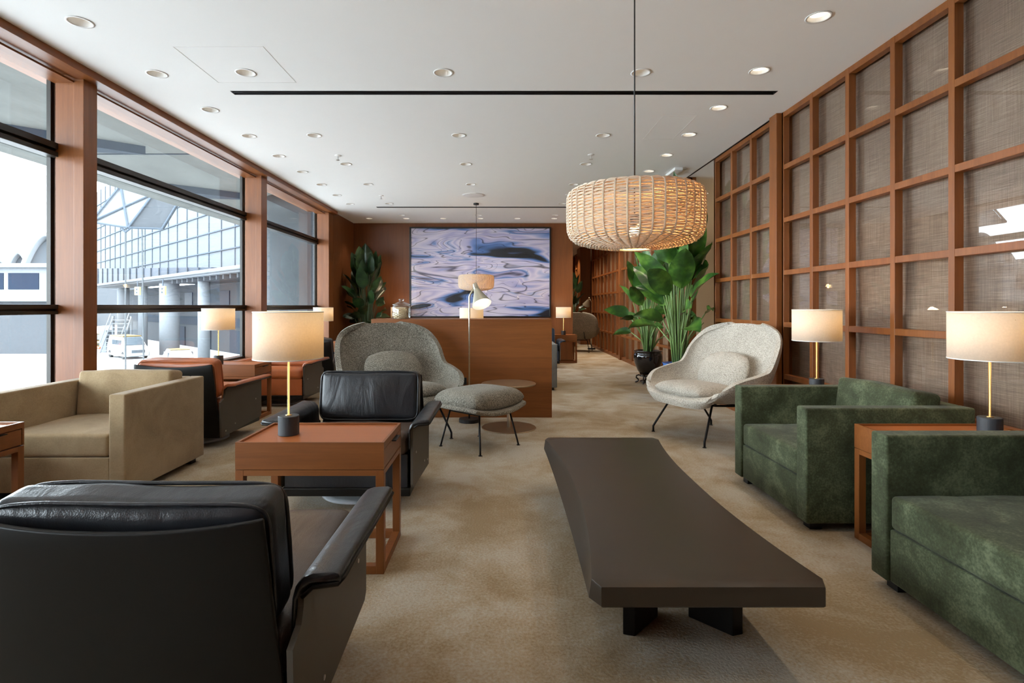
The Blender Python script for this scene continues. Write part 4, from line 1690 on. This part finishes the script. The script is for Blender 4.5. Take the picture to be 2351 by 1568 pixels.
# arched roofs far away
def vault(x, y, w, h, z, label):
    t = thing('arched_roof', label, 'roof', (x, y, H + z), radians(12))
    def fn(a, b):
        u = a * 2 - 1
        return (u * w / 2, b * 40, h * (1 - abs(u) ** 1.9))
    M().grid(fn, 24, 2).build('vault', 'ext_white', t, True, solid=0.8)
    def fe(a, b):
        u = a * 2 - 1
        return (u * w / 2 * 0.9, 1.5, h * 0.9 * (1 - abs(u) ** 1.9) * b - 0.5)
    M().grid(fe, 24, 4).build('end_wall', 'ext_grey', t, solid=0.3)
    M().box(-w / 2, w / 2, 1.5, 40, -(z + 4.62), 0.0).build('hall', 'ext_grey', t)


vault(-93, 112, 8.2, 6.6, 8.0, 'larger pale arched terminal roof above the jet bridge')
vault(-110, 125, 4.2, 3.6, 8.6, 'smaller pale arched terminal roof left of the larger arch')
vault(-128, 140, 4.6, 3.0, 8.6, 'lowest arched terminal roof at the left picture edge')


def vehicle(name, label, loc, rz, L_, W_, H_, body, roof, cab=0.5, van=False, cat='car'):
    t = thing(name, label, cat, loc, rz)
    hb = H_ * (0.60 if van else 0.56)
    def section(x, zs, ws):
        return (x, zs, ws)
    def sec(prof, mat, nm):
        m = M()
        # prof: list of (x, z_low, z_high, halfwidth_low, halfwidth_high)
        vs, fs = [], []
        for (x, a, b, wl_, wh) in prof:
            vs += [(x, -wl_, a), (x, wl_, a), (x, wh, b), (x, -wh, b)]
        for i in range(len(prof) - 1):
            o = i * 4
            fs += [(o + k, o + (k + 1) % 4, o + 4 + (k + 1) % 4, o + 4 + k) for k in range(4)]
        fs += [(0, 1, 2, 3), tuple(range(len(vs) - 4, len(vs)))[::-1]]
        m.add(vs, fs)
        return m.build(nm, mat, t, bevel=0.05, merge=True)
    w = W_ / 2
    hx = L_ / 2
    if van:
        sec([(-hx, 0.3, 0.75, w * .9, w * .9), (-hx + 0.15, 0.22, 0.95, w, w * .96), (-hx + 0.75, 0.22, 1.15, w, w * .95), (hx - .1, 0.22, 1.2, w, w * .95), (hx, 0.3, 1.15, w * .95, w * .92)], body, 'body')
        sec([(-hx + 0.7, 1.13, 1.16, w * .92, w * .90), (-hx + 1.45, 1.13, H_ - 0.06, w * .93, w * .80), (hx - .25, 1.15, H_ - 0.04, w * .93, w * .82), (hx - .05, 1.15, 1.2, w * .9, w * .9)], body, 'cabin')
        m = M()
        m.add([(-hx + 0.74, -w * .80, 1.18), (-hx + 0.74, w * .80, 1.18), (-hx + 1.38, w * .72, H_ - 0.14), (-hx + 1.38, -w * .72, H_ - 0.14)], [(0, 1, 2, 3)])
        m.build('windscreen', 'car_glass', t, solid=0.06, offset=-1)
        M().box(-hx - 0.02, -hx + 0.05, -w * .55, w * .55, 0.55, 0.80).build('grille', 'car_glass', t)
        xs = [(-hx + 1.5, -hx + 2.4), (-hx + 2.5, -hx + 3.6)]
        for sy in (-1, 1):
            for a, b in xs:
                M().box(a, b, sy * w * .90 - 0.03, sy * w * .90 + 0.03, 1.2, H_ - 0.35).build('side_window', 'car_glass', t)
        M().box(-hx + 1.4, hx - .3, -w * .78, w * .78, H_ - 0.05, H_ + 0.04).build('roof_panel', roof, t, bevel=0.03)
    else:
        sec([(-hx, 0.3, 0.62, w * .85, w * .85), (-hx + 0.2, 0.2, 0.74, w, w * .92), (-hx + 1.1, 0.2, 0.88, w, w * .93), (hx - 0.5, 0.2, 0.92, w, w * .93), (hx, 0.3, 0.80, w * .88, w * .86)], body, 'body')
        sec([(-hx + 0.95, 0.86, 0.89, w * .88, w * .86), (-hx + 1.75, 0.86, H_, w * .9, w * .70), (hx - 1.2, 0.88, H_ - .02, w * .9, w * .70), (hx - 0.3, 0.9, 0.93, w * .86, w * .84)], body, 'cabin')
        m = M()
        m.add([(-hx + 0.97, -w * .78, 0.90), (-hx + 0.97, w * .78, 0.90), (-hx + 1.66, w * .64, H_ - 0.07), (-hx + 1.66, -w * .64, H_ - 0.07)], [(0, 1, 2, 3)])
        m.build('windscreen', 'car_glass', t, solid=0.06, offset=-1)
        for sy in (-1, 1):
            M().box(-hx + 1.6, hx - 1.2, sy * w * .84 - 0.04, sy * w * .84 + 0.03, 0.93, H_ - 0.16).build('side_window', 'car_glass', t)
        M().box(-hx + 1.7, hx - 1.2, -w * .68, w * .68, H_ - 0.02, H_ + 0.04).build('roof_panel', roof, t, bevel=0.02)
        M().box(-hx - 0.02, -hx + 0.05, -w * .5, w * .5, 0.42, 0.58).build('grille', 'car_glass', t)
    for sx in (-1, 1):
        for sy in (-1, 1):
            k = M().lathe([(0.0001, -0.11), (0.33, -0.11), (0.33, 0.11), (0.0001, 0.11)], 20)
            o = k.build('wheel', 'tyre', t)
            o.rotation_euler = (pi / 2, 0, 0)
            o.location = (sx * (hx - 0.85), sy * (w - 0.12), 0.33)
        M().rbox((-hx + 0.03, sx * w * .72, 0.66), (0.08, 0.30, 0.14), 0.03, n=2).build('headlight', 'mullion_light', t, True)
    return t


vehicle('van', 'white van with golden roof parked outside the second window', (-33.3, 49.0, ZG), radians(142), 4.9, 1.85, 1.95, 'car_white', 'car_gold', van=True, cat='van')
vehicle('car', 'golden car parked behind the white van outside', (-44.6, 60.5, ZG), radians(140), 4.5, 1.8, 1.5, 'car_gold', 'car_gold')
vehicle('car', 'golden car half hidden at the wood column, behind the other golden car', (-53.6, 70.0, ZG), radians(140), 4.5, 1.8, 1.5, 'car_gold', 'car_gold')
vehicle('car', 'white car with golden roof just above the brown armchair outside', (-23.0, 39.2, ZG), radians(130), 4.4, 1.8, 1.5, 'car_white', 'car_gold')
vehicle('truck', 'small blue and white truck far off outside the first window', (-113, 138.5, ZG), radians(130), 6.0, 2.4, 2.6, 'car_blue', 'car_white', van=True, cat='truck')

# red marker arm by the van
t = thing('barrier', 'red and white barrier arm beside the white van', 'barrier', (-36.6, 49.0, ZG))
M().box(-0.06, 0.06, -0.06, 0.06, 0, 1.0).build('post', 'red_paint', t)
M().tube([(-1.2, 0, 1.25), (0.8, 0, 0.85)], 0.12, 6).build('arm', 'red_paint', t)

# mobile stairs
t = thing('mobile_stairs', 'white wheeled maintenance stairs behind the white van outside', 'stairs', (-37.6, 54.5, ZG))
m = M()
for sx in (-0.9, 0.9):
    m.box(sx - 0.08, sx + 0.08, -0.1, 0.1, 0, 3.6)
    m.tube([(sx, -1.8, 0.1), (sx, 0, 3.5)], 0.08, 6)
m.box(-2.0, -1.3, -0.4, 0.4, 0, 2.2)
m.build('frame', 'ext_white', t)
m = M()
for k in range(9):
    m.box(-0.9, 0.9, -1.7 + 0.19 * k, -1.4 + 0.19 * k, 0.3 + 0.36 * k, 0.36 + 0.36 * k)
m.build('step', 'ext_white', t)
m = M()
for sx in (-0.9, 0.9):
    m.tube([(sx, -1.8, 1.1), (sx, 0, 4.5), (sx, 0.6, 4.5)], 0.05, 6)
m.build('handrail', 'ext_white', t)

# gate signs under the canopy
def sign(px, py, D, w, h, label):
    x = (px - 1150) * D / F
    z = H + (702 - py) * D / F
    t = thing('gate_sign', label, 'sign', (x, D, z), 0, 'yellow gate signs')
    M().box(-w / 2, w / 2, 0, 0.25, -h / 2, h / 2).build('panel', 'sign_yellow', t, bevel=0.02)
    m = M()
    a, b = w * 0.26, h * 0.30
    m.add([(-a, -0.02, b), (a, -0.02, b), (0, -0.02, 0), (a, -0.02, -b), (-a, -0.02, -b)], [(0, 1, 2), (2, 3, 4)])
    m.build('hourglass_mark', 'ext_grid', t, solid=0.02)
    M().tube([(0, 0.12, h / 2), (0, 0.12, h / 2 + 0.55)], 0.05, 6).build('hanger', 'ext_grid', t)


sign(314, 668, 49.0, 0.42, 0.72, 'left of two small yellow signs hanging under the terminal canopy')
sign(372, 667, 44.5, 0.42, 0.72, 'yellow hourglass-marked sign in front of the thick white terminal column')
